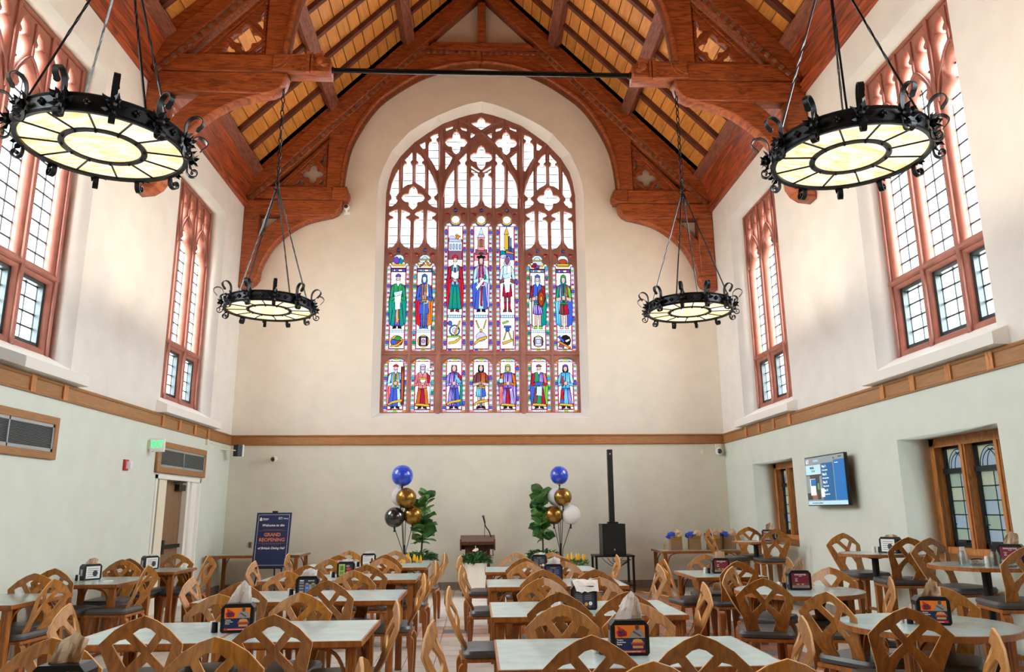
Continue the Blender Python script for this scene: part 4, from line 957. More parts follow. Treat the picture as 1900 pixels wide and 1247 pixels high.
    lk = MB(); lk.tube([(.026*cos(2*pi*t/12)*(1 if sin(2*pi*t/12) > -.3 else .6), 0, .068*sin(2*pi*t/12)) for t in range(12)], .0085, 5, close=True); lk_me = lk.mesh('chain_link', M['iron'], True)
    z = H+.08; i = 0
    while z < 3.62: put('chain_link', lk_me, c, (0, 0, z), (0, 0, pi/2*(i % 2)+.3)); z += .115; i += 1
    b = MB(); b.tube([(0, 0, 3.55), (0, 0, 3.75)], .012, 6); b.build('ceiling_hook', M['iron'], c)
    l = bpy.data.lights.new('bulb', 'POINT'); l.energy = 90*EM; l.color = (1, .80, .55); l.shadow_soft_size = .12
    lo = bpy.data.objects.new('bulb', l); link(lo, c); lo.location = (0, 0, .2)
    return c
ch = chandelier('round black iron chandelier nearest on the left, cut by the photo edge')
ch.location = (-2.95, 5.65, 4.31)
for (x, y, rz, lb) in ((3.06, 5.65, .2, 'round black iron chandelier nearest on the right, before the tall side window'), (-2.975, 10.65, .35, 'smaller-looking far chandelier on the left, on a long chain beside the stained window'), (3.10, 10.65, .1, 'smaller-looking far chandelier on the right, on a long chain beside the stained window')):
    o = dup(ch, (x, y, 4.31), rz); o['label'] = lb

# ================================================================== tables
def add_leg_set(root, hw, hd, zt, round_=False):
    """laminated corner legs with bent brackets"""
    lg = MB()
    for k in range(3): lg.box(-.03+k*.021, -.03+k*.021+.018, -.03, .03, 0, zt-.04)
    lg.box(-.03, .03, -.024, .024, 0, zt-.045); me = lg.mesh('leg', M['leg'])
    bk = MB(); pts = smoothpts([(.035, zt-.28), (.045, zt-.18), (.10, zt-.085), (.19, zt-.05), (.25, zt-.048)], 3)
    bk.ribbon([(x, 0, z) for x, z in pts], (0, 1, 0), .03, .016); bk_me = bk.mesh('bracket', M['leg'])
    for sx in (-1, 1):
        for sy in (-1, 1):
            put('leg', me, root, (sx*hw, sy*hd, 0))
            put('bracket', bk_me, root, (sx*hw, sy*hd, 0), (0, 0, pi if sx > 0 else 0)); put('bracket', bk_me, root, (sx*hw, sy*hd, 0), (0, 0, -sy*pi/2))
def table(x0, x1, y0, y1, label, group=None, zt=.745, seam=False):
    hx, hy = (x1-x0)/2, (y1-y0)/2
    r = empty('dining_table', ((x0+x1)/2, (y0+y1)/2, 0), 0, label, 'table', group)
    xs = [(-hx, 0), (0, hx)] if seam else [(-hx, hx)]
    for a, b_ in xs:
        b = MB(); b.box(a+.012, b_-.012, -hy+.012, hy-.012, zt-.03, zt); b.build('tabletop', M['lam'], r)
        b = MB(); e = .012; zz = zt-.0015
        for p, q, s, t in ((a, b_, -hy, -hy+e), (a, b_, hy-e, hy), (a, a+e, -hy+e, hy-e), (b_-e, b_, -hy+e, hy-e)): b.box(p, q, s, t, zt-.036, zz)
        b.box(a+.03, b_-.03, -hy+.03, hy-.03, zt-.05, zt-.031); b.build('edge_band', M['leg'], r)
    add_leg_set(r, hx-.07, hy-.07, zt)
    return r
GL, GR, GW = 'long tables of the left row', 'long tables of the right row', 'tables along the left wall'
ORD = ['second', 'third', 'fourth', 'fifth']
LT = [(2.85, 3.8), (4.97, 5.9), (7.12, 8.1), (9.2, 10.15), (11.17, 12.15)]
RT = [(1.95, 2.9), (4.02, 4.95), (5.93, 6.9), (8.2, 9.12), (10.18, 11.13)]
LTN = ['nearest long table of the left row, mostly below the picture', 'first full grey-topped table of the left row, with a seam across its top', 'second full grey-topped table of the left row, behind the seamed one', 'third full grey-topped table of the left row, with a green card on it', 'last grey-topped table of the left row, nearest the welcome sign']
RTN = ['nearest long table of the right row, below the picture edge', 'first full grey-topped table of the right row, at the bottom of the picture', 'second full grey-topped table of the right row, behind the frontmost one', 'third full grey-topped table of the right row, in front of the rearmost', 'rearmost grey-topped table of the right row, before the lectern']
for i, (a, b_) in enumerate(LT): table(-2.51, -.70, a, b_, LTN[i], GL, seam=(i < 2))
for i, (a, b_) in enumerate(RT): table(.105, 1.58, a, b_, RTN[i], GR)
table(-4.93, -4.02, 7.12, 8.15, 'square grey-topped table at the left picture edge, against the left wall', GW)
table(-4.93, -4.0, 9.05, 10.12, 'square grey-topped table by the left wall, holding a dispenser with brown napkin', GW)
table(-4.93, -4.05, 10.85, 11.68, 'square grey-topped table by the left wall, nearest the doorway', GW)
table(-4.9, -3.22, 14.5, 15.45, 'long table against the end wall behind the welcome sign', zt=.755)
table(3.42, 4.95, 14.45, 15.4, 'long table in the far right corner holding the gift bags', zt=.76)
table(2.52, 3.36, 9.05, 10.1, 'square grey-topped table in front of the gift bag table')
def round_table(x, y, rr, label):
    r = empty('round_table', (x, y, 0), 0, label, 'table', 'round tables on the right'); zt = .745
    b = MB(); b.lathe([(.001, zt-.03), (rr-.012, zt-.03), (rr-.012, zt), (.001, zt)], 48); b.build('tabletop', M['lam'], r)
    b = MB(); b.lathe([(rr-.012, zt-.0015), (rr, zt-.0015), (rr, zt-.038), (.001, zt-.038)], 48); b.build('edge_band', M['leg'], r, smooth=True)
    add_leg_set(r, rr*.56, rr*.56, zt)
round_table(3.10, 7.58, .60, 'round grey-topped table in the right part, farther of the two')
round_table(3.05, 5.33, .56, 'round grey-topped table in the right foreground, with the burger card dispenser')
def bar_table(x, y, rr, label):
    r = empty('bar_table', (x, y, 0), 0, label, 'bar table', 'high tables by the right wall'); zt = 1.0
    b = MB(); b.lathe([(.001, zt-.03), (rr-.01, zt-.03), (rr-.01, zt), (.001, zt)], 40); b.build('tabletop', M['lam'], r)
    b = MB(); b.lathe([(rr-.01, zt-.0015), (rr, zt-.0015), (rr, zt-.035), (.001, zt-.035)], 40); b.build('edge_band', M['leg'], r, smooth=True)
    b = MB(); b.lathe([(.001, .0), (.24, 0), (.24, .015), (.06, .04), (.038, .06), (.038, zt-.07), (.12, zt-.05), (.12, zt-.036), (.001, zt-.036)], 20); b.build('pedestal', M['plastic'], r, smooth=True)
bar_table(4.50, 12.55, .376, 'high round table by the far low window, beside the gift bags')
bar_table(4.62, 9.0, .39, 'high round table below the wall screen')
bar_table(4.62, 7.02, .47, 'high round table by the near low window, with glass jars on it')

# ================================================================== chairs
def chair_back(W, z0):
    H = 1.04
    ol = [(0, 0)]+[(.16, .055), (.33, .155), (.5, .32)]+[(.495, .36), (.40, .72), (.335, 1.04)]
    ol = ol+[(-a, b) for a, b in ol[:0:-1]]
    kite = [(0, .145), (.07, .16), (.14, .21), (0, .375), (-.14, .21), (-.07, .16)]
    tri = [(.215, .27), (.29, .285), (.362, .33), (.235, .615), (.058, .452)]
    op = [(0, .56), (.10, .65), (.16, .78), (.12, .92), (.075, 1.0), (-.075, 1.0), (-.12, .92), (-.16, .78), (-.10, .65)]
    f = lambda P: [(a*W, z0+(H-b)*W) for a, b in P]
    me = flat('backrest', [f(ol), f(kite), f(tri), f([(-a, b) for a, b in tri][::-1]), f(op)], .016, .0025, M['chair'])
    bm = bmesh.new(); bm.from_mesh(me)
    for x in (0, .1*W, -.1*W, .25*W, -.25*W): bmesh.ops.bisect_plane(bm, geom=bm.verts[:]+bm.edges[:]+bm.faces[:], plane_co=(x, 0, 0), plane_no=(1, 0, 0))
    for v in bm.verts:
        h = (v.co.z-z0)
        v.co.y += -abs(v.co.x)*.30*min(1, .35+h/.3)+.055-h*.30+ .10*max(0, .16-h)    # folded along the middle, raked
    bmesh.ops.recalc_face_normals(bm, faces=bm.faces)
    for f in bm.faces:
        if abs(f.normal.y) < .45: f.material_index = 1
    me.materials.append(M['edge']); bm.to_mesh(me); bm.free(); return me
# local frame: sitter looks to +y; back at -y
def seat_mesh(zs):
    b = MB(); n = 10; prof = []
    def sq(hx, hy, r, z):
        pts = []
        for cx, cy, a0 in ((hx-r, hy-r, 0), (-hx+r, hy-r, pi/2), (-hx+r, -hy+r, pi), (hx-r, -hy+r, 1.5*pi)):
            pts += [(cx+r*cos(a0+pi/2*k/3), cy+r*sin(a0+pi/2*k/3), z) for k in range(4)]
        return pts
    L = [sq(.20, .205, .05, zs-.055), sq(.226, .228, .06, zs-.045), sq(.235, .236, .065, zs-.018), sq(.222, .225, .06, zs+.006), sq(.16, .17, .05, zs+.018), sq(.05, .05, .03, zs+.021)]
    m_ = len(L[0]); vs = [p for l in L for p in l]; fs = [(i*m_+j, i*m_+(j+1) % m_, (i+1)*m_+(j+1) % m_, (i+1)*m_+j) for i in range(len(L)-1) for j in range(m_)]
    fs += [tuple(range(m_))[::-1], tuple((len(L)-1)*m_+j for j in range(m_))]; b.add(vs, fs)
    return b.mesh('seat_cushion', M['vinyl'], True)
def make_chair(zs, name, cat, stool=False):
    r = empty(name); 
    put('seat_cushion', seat_mesh(zs), r, (0, .01, 0))
    b = MB(); b.box(-.215, .215, -.235, .225, zs-.078, zs-.052); b.build('seat_frame', M['leg'], r)
    put('backrest', chair_back(.475, zs-.035), r, (0, -.235, 0))
    zf = zs-.078; lg = MB()
    out = smoothpts([(.0, 0), (.008, zf*.5), (.012, zf-.07), (.002, zf-.025), (-.022, zf-.004), (-.05, zf)], 3); inn = smoothpts([(-.028, 0), (-.036, zf*.4), (-.046, zf*.75), (-.052, zf-.03), (-.0525, zf-.01), (-.053, zf-.001)], 3); nn = len(out)
    for side in (-1, 1):
        for P_ in (out, inn):
            for y, z in P_: lg.v.append((side*(.017+.015*min(1, z/(zf*.85))), y, z))
    q_ = lambda sd, io, i: (sd*2+io)*nn+i
    fs = []
    for i in range(nn-1):
        fs += [(q_(0, 0, i), q_(1, 0, i), q_(1, 0, i+1), q_(0, 0, i+1)), (q_(0, 1, i), q_(0, 1, i+1), q_(1, 1, i+1), q_(1, 1, i)), (q_(0, 0, i), q_(0, 0, i+1), q_(0, 1, i+1), q_(0, 1, i)), (q_(1, 0, i), q_(1, 1, i), q_(1, 1, i+1), q_(1, 0, i+1))]
    fs += [(q_(0, 0, 0), q_(0, 1, 0), q_(1, 1, 0), q_(1, 0, 0)), (q_(0, 0, nn-1), q_(1, 0, nn-1), q_(1, 1, nn-1), q_(0, 1, nn-1))]
    lg.f = fs; lg.mi = [0]*len(fs); me = lg.mesh('leg', M['leg'], True)
    for sx in (-1, 1):
        put('leg', me, r, (sx*.185, .20, 0)); put('leg', me, r, (sx*.185, -.245, 0), (0, 0, pi))
    if stool:
        b = MB()
        for y in (.2, -.24): b.cbox((0, y, .26), (.36, .018, .035))
        for x in (-.185, .185): b.cbox((x, -.02, .30), (.018, .42, .035))
        b.build('foot_rail', M['leg'], r)
    return r
chair0 = make_chair(.475, 'dining_chair', 'chair'); stool0 = make_chair(.745, 'bar_stool', 'bar stool', True)
used = {'c': False, 's': False}
def place(kind, x, y, face, label, group):
    """face: direction the sitter looks, degrees from +y towards +x; (x, y) is where the top of the back stands"""
    a = -radians(face); src = chair0 if kind == 'c' else stool0
    off = Vector((sin(radians(face)), cos(radians(face)), 0))*.32
    p = (x+off.x, y+off.y, 0)
    if not used[kind]: used[kind] = True; src.location = p; src.rotation_euler = (0, 0, a); o = src
    else: o = dup(src, p, a)
    o['label'] = label; o['category'] = 'chair' if kind == 'c' else 'bar stool'; o['group'] = group
    return o
K = .923
TN = {'L0': 'nearest table of the left row', 'L1': 'seamed table of the left row', 'L2': 'second full table of the left row', 'L3': 'third full table of the left row', 'L4': 'last table of the left row',
      'R0': 'table below the picture, right row', 'R1': 'frontmost table of the right row', 'R2': 'second full table of the right row', 'R3': 'third full table of the right row', 'R4': 'rearmost table of the right row'}
CH = {'L0fa': (-2.21, 4.31), 'L0fb': (-1.36, 4.26), 'L0re': (-.52, 3.63), 'L1na': (-2.08, 5.16), 'L1nb': (-1.28, 5.15), 'L1le': (-2.92, 5.91), 'L1fa': (-2.05, 6.44), 'L1fb': (-1.42, 6.49), 'L1re': (-.59, 5.85),
 'L2na': (-2.19, 7.5), 'L2nb': (-1.4, 7.6), 'L2fa': (-2.11, 8.88), 'L2fb': (-1.37, 8.84), 'L2re': (-.56, 8.3), 'L2le': (-2.87, 8.23), 'L3na': (-2.07, 9.78), 'L3nb': (-1.34, 9.76), 'L3fa': (-2.04, 11.0), 'L3fb': (-1.31, 11.0), 'L3le': (-2.95, 10.72), 'L3re': (-.55, 10.33),
 'L4na': (-2.07, 11.95), 'L4nb': (-1.37, 11.98), 'L4fa': (-2.14, 13.3), 'L4fb': (-1.35, 13.1), 'L4le': (-2.97, 12.65), 'L4re': (-.52, 12.41),
 'R0fa': (.75, 3.42), 'R0fb': (1.33, 3.42), 'R1na': (.59, 4.15), 'R1nb': (1.14, 4.12), 'R1fa': (.58, 5.47), 'R1fb': (1.12, 5.5), 'R1le': (-.25, 4.79), 'R1re': (1.94, 4.75), 'R2na': (.65, 6.28), 'R2nb': (1.18, 6.24), 'R2fa': (.64, 7.63), 'R2fb': (1.18, 7.6), 'R2le': (-.23, 6.86), 'R2re': (1.99, 6.97),
 'R3na': (.72, 8.66), 'R3nb': (1.28, 8.61), 'R3fa': (.63, 9.97), 'R3fb': (1.11, 9.95), 'R3le': (-.18, 9.4), 'R3re': (2.13, 9.31), 'R4na': (.64, 10.75), 'R4nb': (1.15, 10.8), 'R4fa': (.6, 12.15), 'R4fb': (1.15, 12.15), 'R4le': (-.23, 11.58), 'R4re': (2.0, 11.32)}
rnd = random.Random(3)
for k, (x, y) in CH.items():
    t, pos = k[:2], k[2:]
    face = {'n': 0, 'f': 180, 'le': 90, 're': -90}[pos if pos in ('le', 're') else pos[0]]
    where = {'na': 'left chair on the near side of the', 'nb': 'right chair on the near side of the', 'fa': 'left chair on the far side of the', 'fb': 'right chair on the far side of the', 'le': 'chair at the left end of the', 're': 'chair at the right end of the'}[pos]
    place('c', x*K, y*K, face+rnd.uniform(-7, 7)+(18 if k == 'R1re' else 0), 'wooden '+where+' '+TN[t], 'chairs of the long tables')
for (x, y, f, lb) in ((2.43, 10.16, 80, 'wooden chair at the left end of the square table before the gift bags'), (3.21, 9.66, -8, 'wooden chair on the near side of the square table before the gift bags'), (3.27, 11.22, 190, 'wooden chair on the far side of the square table before the gift bags'), (4.08, 10.26, -80, 'wooden chair right of the square table, close to the wall'),
                      (2.87, 8.77, 130, 'wooden chair behind left of the farther round table, turned sideways'), (2.66, 7.29, 18, 'wooden chair in front of the farther round table, its back to us'), (3.85, 8.51, 205, 'wooden chair behind the farther round table, facing us'), (3.85, 7.28, -62, 'wooden chair right of the farther round table'),
                      (2.70, 6.04, 62, 'wooden chair left of the nearer round table, seen edge-on'), (3.76, 6.32, 215, 'wooden chair behind the nearer round table'), (2.77, 5.07, 12, 'wooden chair in front of the nearer round table, its back to us'), (2.73, 4.17, -60, 'wooden chair at the bottom right picture edge, by the nearer round table')):
    place('c', x*K, y*K, f, lb, 'chairs of the right-hand tables')
for (x, y, f, lb) in ((-4.21, 8.1, -84, 'wooden chair right of the table at the left picture edge'), (-4.82, 8.89, 172, 'wooden chair on the far side of the table at the left picture edge'), (-5.0, 9.66, 4, 'wooden chair on the near side of the middle table by the left wall'), (-4.98, 11.35, 176, 'wooden chair on the far side of the middle table by the left wall'),
                      (-4.08, 10.0, -86, 'wooden chair right of the middle table by the left wall'), (-4.98, 11.6, 4, 'wooden chair on the near side of the table by the doorway'), (-4.75, 12.76, 178, 'wooden chair on the far side of the table by the doorway'), (-4.06, 12.12, -85, 'wooden chair right of the table by the doorway')):
    place('c', x*K, y*K, f, lb, 'chairs along the left wall')
for (x, y, f, lb) in ((3.82, 12.7, 88, 'bar stool left of the farthest high table, seen edge-on'), (4.75, 13.55, 185, 'bar stool behind the farthest high table, facing us'), (4.62, 12.0, 4, 'bar stool in front of the farthest high table, its back to us'),
                      (4.68, 9.85, 172, 'bar stool behind the high table under the screen, facing us'), (4.62, 8.25, 8, 'bar stool in front of the high table under the screen'), (4.72, 8.0, 168, 'bar stool behind the high table with the jars'), (4.45, 6.2, 10, 'bar stool in front of the jar table, cut by the right picture edge')):
    place('s', x, y, f, lb, 'bar stools by the right wall')

# ================================================================== napkin dispensers
def dispenser_base():
    r = empty('napkin_dispenser'); b = MB()
    oct_ = [(-.085, .012), (-.075, 0), (.075, 0), (.085, .012), (.085, .125), (.065, .148), (-.065, .148), (-.085, .125)]
    b.prism(oct_, -.05, .05, lambda a, z, d: (a, d, z)); b.build('case', M['plastic'], r)
    for s in (-1, 1):
        b = MB(); b.box(s*.0855-.001, s*.0855+.001, -.02, .02, .04, .10); b.build('side_slot', M['alu'], r)
    return r
D0 = dispenser_base(); dused = [False]
def card(r, kind):
    """printed card on the front: child with its print as sub-parts"""
    F = -.0505; w0, z0, z1 = .066, .014, .128
    def sheet(c, x0, x1, za, zb, lay, par, name='print'):
        b = MB(); b.box(x0, x1, F-.0006*lay-.0004, F, za, zb); return b.build(name, M[c], par)
    base = {'burger': 'navy', 'maroon': 'maroon', 'bins': 'dprint', 'green': 'dprint', 'pale': 'wprint', 'menu': 'dprint', 'menu2': 'navy', 'side': 'wprint'}[kind]
    c = sheet(base, -w0, w0, z0, z1, 1, r, 'card')
    def poly(cn, pts, lay): b = MB(); b.prism(pts, F-.0006*lay-.0004, F, lambda a, z, d: (a, d, z)); b.build('print', M[cn], c)
    def txt(s, size, x, z, cn, al='CENTER', sh=0, rz=0): put('lettering', textmesh(s, size, M[cn], al, sh), c, (x, F-.0035, z), (0, rz, 0))
    if kind == 'burger':
        sheet('orange', -w0, w0, .075, z1, 2, c); sheet('red', -w0, w0, z0, .024, 2, c)
        poly('red', [(-.055, .082), (-.04, .078), (-.015, .084), (-.012, .1), (-.03, .112), (-.055, .126), (-.052, .108), (-.062, .1)], 3)
        txt('BIG', .019, -.036, .094, 'navy', rz=-.15); txt('CHICKEN', .0085, -.035, .085, 'navy', rz=-.15)
        poly('pgrey', [(.0, .075), (.062, .075), (.06, .1), (.045, .112), (.02, .112), (.006, .1)], 3); poly('skin', ell(.032, .119, .009, .012, 10), 4); poly('skin', [(.012, .1), (.018, .104), (.05, .084), (.045, .08)], 4)
        poly('bun', [(.008, .056), (.014, .068), (.032, .072), (.05, .068), (.058, .056)], 3); poly('red', rc(.004, .062, .047, .056), 3); poly('skin', rc(.008, .058, .042, .05), 4); poly('bun', rc(.01, .056, .032, .043), 4)
        for i, t in enumerate(('Tenders', 'Sandwiches', 'Shakes')): txt(t, .0085, -.06, .064-.009*i, 'wprint', 'LEFT')
        txt('In The John Lewis Student Center', .0065, 0, .0165, 'wprint')
    if kind == 'maroon':
        txt('KINKARÖNE', .0155, 0, .112, 'wprint'); txt('BAKERY', .006, 0, .103, 'wprint')
        for i, t in enumerate(('SCAN', 'FOR', 'MENU')): txt(t, .0075, -.032, .086-.010*i, 'wprint')
        sheet('skin', -w0, w0, .036, .052, 2, c); poly('bun', ell(-.02, .045, .012, .006, 8), 3); poly('bun', ell(.015, .045, .012, .006, 8), 3); sheet('pgrey', -w0, w0, .018, .036, 3, c)
        for i in range(2): sheet('maroon', -.05, .05, .022+i*.007, .024+i*.007, 4, c)
    if kind == 'bins':
        sheet('pgrey', -.015, w0, z0, .09, 2, c); sheet('wprint', -.055, -.025, .112, .122, 2, c)
        for i in range(4): sheet('pgrey', -.058, -.024, .034+i*.02, .046+i*.02, 2, c)
        for x, cn in ((-.0, 'pblue'), (.045, 'pgreen')): poly(cn, rc(x-.012, x+.014, .026, .09), 3); poly('wprint', ell(x+.001, .063, .0085, .0085, 3), 4); poly(cn, ell(x+.001, .062, .004, .004, 6), 5); poly('bun', ell(x, .094, .012, .006, 8), 3)
        txt('RECYCLE', .011, .03, .112, 'wprint')
    if kind == 'green':
        sheet('lime', -w0, -.008, z0+.005, z1, 2, c)
        for i in range(3): sheet('wprint', -.056, -.018, .112-.0*i, .117, 3, c)
        for i in range(4): sheet('dprint', -.052, -.022, .07+i*.011, .077+i*.011, 3, c)
        for i in range(3): sheet('dprint', -.056, -.02, .032+i*.01, .036+i*.01, 3, c)
        poly('red', ell(.03, .08, .026, .014, 10), 3); poly('skin', ell(.035, .055, .026, .018, 9), 3); poly('bun', ell(.015, .045, .014, .012, 8), 4); poly('pgrey', ell(.02, .108, .02, .01, 8), 3)
    if kind == 'pale':
        poly('navy', [(-.06, .114), (-.03, .124), (.05, .126), (.05, .122), (-.02, .118)], 3)
        for i in range(5): sheet('pgrey', -.055, .015, .06+i*.01, .0615+i*.01, 3, c)
        poly('skin', ell(.04, .07, .014, .03, 9), 3); poly('dprint', ell(.025, .045, .012, .014, 8), 4); poly('bun', [(-w0, z0), (.03, z0), (-.01, .036), (-w0, .03)], 3)
    if kind in ('menu', 'menu2'):
        txt('THE MENU', .011, 0, .112, 'bun')
        for i in range(6):
            sheet('pgrey', -.055, -.01, .044+i*.0105, .0465+i*.0105, 2, c)
            if i > 1: sheet('pgrey', .006, .05, .044+i*.0105, .0465+i*.0105, 2, c)
        if kind == 'menu': poly('bun', ell(.015, .036, .011, .011, 9), 3); poly('wprint', ell(.042, .04, .013, .013, 6), 3); poly('skin', ell(.036, .02, .009, .009, 8), 4)
    if kind == 'side':
        for i in range(5): sheet('pgrey', -.05, .05, .03+i*.018, .036+i*.018, 2, c)
        poly('dprint', ell(.02, .06, .025, .03, 7), 3)
def crumple(parent, kind, seed):
    """napkin standing out of the slot: creased, thin folded paper"""
    rg = random.Random(seed); b = MB(); n = 9; rows = 6
    shape = {'tall': (.125, .066, .034), 'wide': (.065, .062, .05), 'drape': (.05, .085, .07), 'low': (.03, .06, .055), 'square': (.075, .052, .048), 'twist': (.10, .05, .036)}[kind]
    vs = []
    for i in range(rows+1):
        t = i/rows; hw_ = shape[1]*(1-t)+shape[2]*t
        for j in range(n):
            s = j/(n-1)*2-1; fold = .012*sin(s*3.2+seed)*(1-.3*t)+.004*sin(s*9+t*4+seed)
            x = hw_*s+rg.uniform(-.002, .002)+(.018*t if kind != 'square' else 0); z = .143+shape[0]*t*(1-.28*abs(s)*(kind != 'square'))+rg.uniform(-.003, .003); y = fold+rg.uniform(-.002, .002)+(.03*t*s if kind == 'twist' else 0)
            if kind == 'square': x = hw_*s; y *= .4; z = .143+shape[0]*t-.012*abs(s)*t
            if kind == 'drape': z = .15+.03*sin(pi*t)-.0*t-.045*max(0, -.4+t)*1.6+.012*rg.random(); y = .03-.10*t+fold*.5; x = .085*s*(1-.25*abs(t-.4))+.015+(.03*t-.02)
            vs.append((x, y, z))
    fs = [(i*n+j, i*n+j+1, (i+1)*n+j+1, (i+1)*n+j) for i in range(rows) for j in range(n-1)]
    N = len(vs)
    b.add(vs, fs); 
    o = b.build('napkin', M['kraft'] if parent.get('_k') else M['tissue'], parent)
    md = o.modifiers.new('thickness', 'SOLIDIFY'); md.thickness = .0015
    return o
DS = 1.22
def dispenser(x, y, zt, rz, kind, nap, kraft, label, seed):
    if not dused[0]: dused[0] = True; r = D0; r.location = (x, y, zt); r.rotation_euler = (0, 0, rz)
    else: 
        r = empty('napkin_dispenser', (x, y, zt), rz)
        for ch_ in list(D0.children):
            if ch_.name.startswith(('case', 'side_slot')): c = ch_.copy(); link(c, r)
    r.scale = (DS, DS, DS); tag(r, label, 'napkin dispenser', 'napkin dispensers on the tables'); card(r, kind)
    r['_k'] = bool(kraft)
    if nap: crumple(r, nap, seed)
    del r['_k']
shk = {}
for nm, mm in (('dark', 'plastic'), ('light', 'wprint')):
    b = MB(); b.lathe([(.001, 0), (.019, 0), (.021, .004), (.0185, .06), (.017, .066), (.001, .068)], 12); shk[nm] = b.mesh('shaker', M[mm], True)
def shaker(x, y, zt, col, label):
    put('shaker', shk[col], None, (x, y, zt), label=label, cat='shaker', group='salt and pepper shakers')
DL = [(-1.66, 3.37, .745, .05, 'burger', 'twist', 1, 'black napkin dispenser at the bottom left picture edge, brown napkin standing out', 'nearest left-row table'),
 (-1.58, 5.42, .745, .12, 'burger', 'tall', 0, 'black napkin dispenser with orange burger card on the seamed left-row table', 'seamed left-row table'),
 (-1.59, 7.58, .745, .10, 'bins', 'wide', 0, 'black napkin dispenser with recycling bins card, second full left-row table', 'second full left-row table'),
 (-1.58, 9.66, .745, .10, 'green', 'low', 0, 'black napkin dispenser with lime green card on the left row', 'third full left-row table'),
 (-1.56, 11.48, .745, .10, 'pale', 'low', 0, 'black napkin dispenser with a white card, rearmost on the left row', 'last left-row table'),
 (.83, 4.40, .745, -.04, 'burger', 'tall', 0, 'black napkin dispenser with orange burger card on the frontmost right-row table', 'frontmost right-row table'),
 (.85, 6.35, .745, -.1, 'menu', 'drape', 0, 'black napkin dispenser with dark menu card half covered by a white napkin', 'second right-row table'),
 (.85, 8.86, .745, -.03, 'menu2', 'wide', 0, 'black napkin dispenser with navy card, third table of the right row', 'third right-row table'),
 (.84, 10.72, .745, -.03, 'menu', 'low', 0, 'black napkin dispenser with dark card on the rearmost right-row table', 'rearmost right-row table'),
 (-4.62, 9.72, .745, .9, 'side', 'wide', 1, 'black napkin dispenser with brown napkin on the middle table by the left wall', 'middle left wall table'),
 (-4.62, 11.42, .745, .8, 'side', 'low', 0, 'black napkin dispenser on the table by the doorway, left wall', 'doorway table'),
 (2.98, 9.6, .745, -.12, 'maroon', 'square', 1, 'black napkin dispenser with maroon card on the square table before the gift bags', 'square table'),
 (3.12, 7.6, .745, -.12, 'maroon', 'twist', 1, 'black napkin dispenser with maroon card and brown napkin, farther round table', 'farther round table'),
 (3.07, 5.30, .745, -.25, 'burger', 'twist', 1, 'black napkin dispenser with orange burger card on the nearer round table', 'nearer round table'),
 (4.72, 12.5, 1.0, -.9, 'maroon', 'twist', 1, 'black napkin dispenser on the farthest high table, beside the far low window', 'farthest high table'),
 (4.80, 8.95, 1.0, -1.0, 'side', 'low', 1, 'black napkin dispenser on the high table under the screen', 'high table under the screen'),
 (4.86, 6.98, 1.0, -.75, 'maroon', 'twist', 1, 'black napkin dispenser with maroon card on the jar table, right picture edge', 'jar table')]
for i, (x, y, z, rz, kd, np_, kr, lb, tn) in enumerate(DL):
    dispenser(x, y, z, rz, kd, np_, kr, lb, i+1)
    ca, sa = cos(rz), sin(rz)
    shaker(x-.145*ca, y-.145*sa-.01, z, 'dark', 'black shaker beside the napkin dispenser on the '+tn)
    shaker(x-.175*ca+.03*sa, y-.175*sa+.03*ca, z, 'light', 'white shaker beside the napkin dispenser on the '+tn)

# ================================================================== welcome sign on its easel
e_ = empty('welcome_sign', (-3.655, 14.02, 0), -.05, 'navy welcome sign on a black tripod easel, left against the end wall', 'sign')
tilt = .14
def onboard(x, z, d=0): return (x, .10+(z-.6)*tilt-d, z)
b = MB(); b.prism([(0, .585), (.012, .585), (.012, 1.545), (0, 1.545)], -.325, .325, lambda a, z, d: (d, onboard(0, z)[1]+a, z)); bd = b.build('board', M['navy'], e_)
b = MB()
for x0, x1, z0, z1 in ((-.29, .29, 1.505, 1.51), (-.29, .29, .62, .625), (-.29, -.285, .62, 1.51), (.285, .29, .62, 1.51)): b.prism(rc(x0, x1, z0, z1), 0, .002, lambda a, z, d: (a, onboard(0, z)[1]-d, z))
b.build('border_line', M['wprint'], bd)
def sgn(t, size, x, z, m_, shear=0, al='CENTER'):
    put('lettering', textmesh(t, size, M[m_], al, shear), bd, (x, onboard(0, z)[1]-.003, z), (-tilt, 0, 0))
sgn('Welcome to the', .062, 0, 1.30, 'wprint', .2); sgn('GRAND', .088, 0, 1.125, 'coral'); sgn('REOPENING', .088, 0, 1.035, 'coral'); sgn('of Brittain Dining Hall', .056, 0, .90, 'wprint', .2)
sgn('Brittain', .036, -.2, 1.425, 'wprint', 0, 'LEFT'); sgn('DINING HALL', .014, -.2, 1.408, 'wprint', 0, 'LEFT'); sgn('GT', .055, .12, 1.425, 'wprint'); sgn('Dining', .03, .225, 1.43, 'wprint')
b = MB(); q = lambda P: b.prism(P, 0, .002, lambda a, z, d: (a, onboard(0, z)[1]-.001-d, z))
q(rc(-.265, -.215, 1.40, 1.43)); q([(-.26, 1.43), (-.22, 1.43), (-.22, 1.445), (-.24, 1.465), (-.26, 1.445)]); q(rc(.165, .168, 1.42, 1.46))
b.build('emblem', M['wprint'], bd)
b = MB(); q(rc(-.18, .18, 1.238, 1.246)); q(rc(-.26, .26, 1.222, 1.228)); q(rc(-.26, .26, 1.0, 1.006)); q(rc(-.18, .18, .984, .992)); b.build('rule_line', M['dimcoral'], bd)
b = MB(); b.tube([(-.06, .275, 1.52), (-.30, .07, 0)], .014); b.tube([(.06, .275, 1.52), (.30, .07, 0)], .014); b.tube([(0, .28, 1.52), (.02, .44, 0)], .014); b.cbox((0, .265, 1.55), (.09, .05, .05)); b.cbox((0, .085, .575), (.5, .04, .025)); b.build('easel', M['plastic'], e_)

e_.scale = (.96, .96, .975)
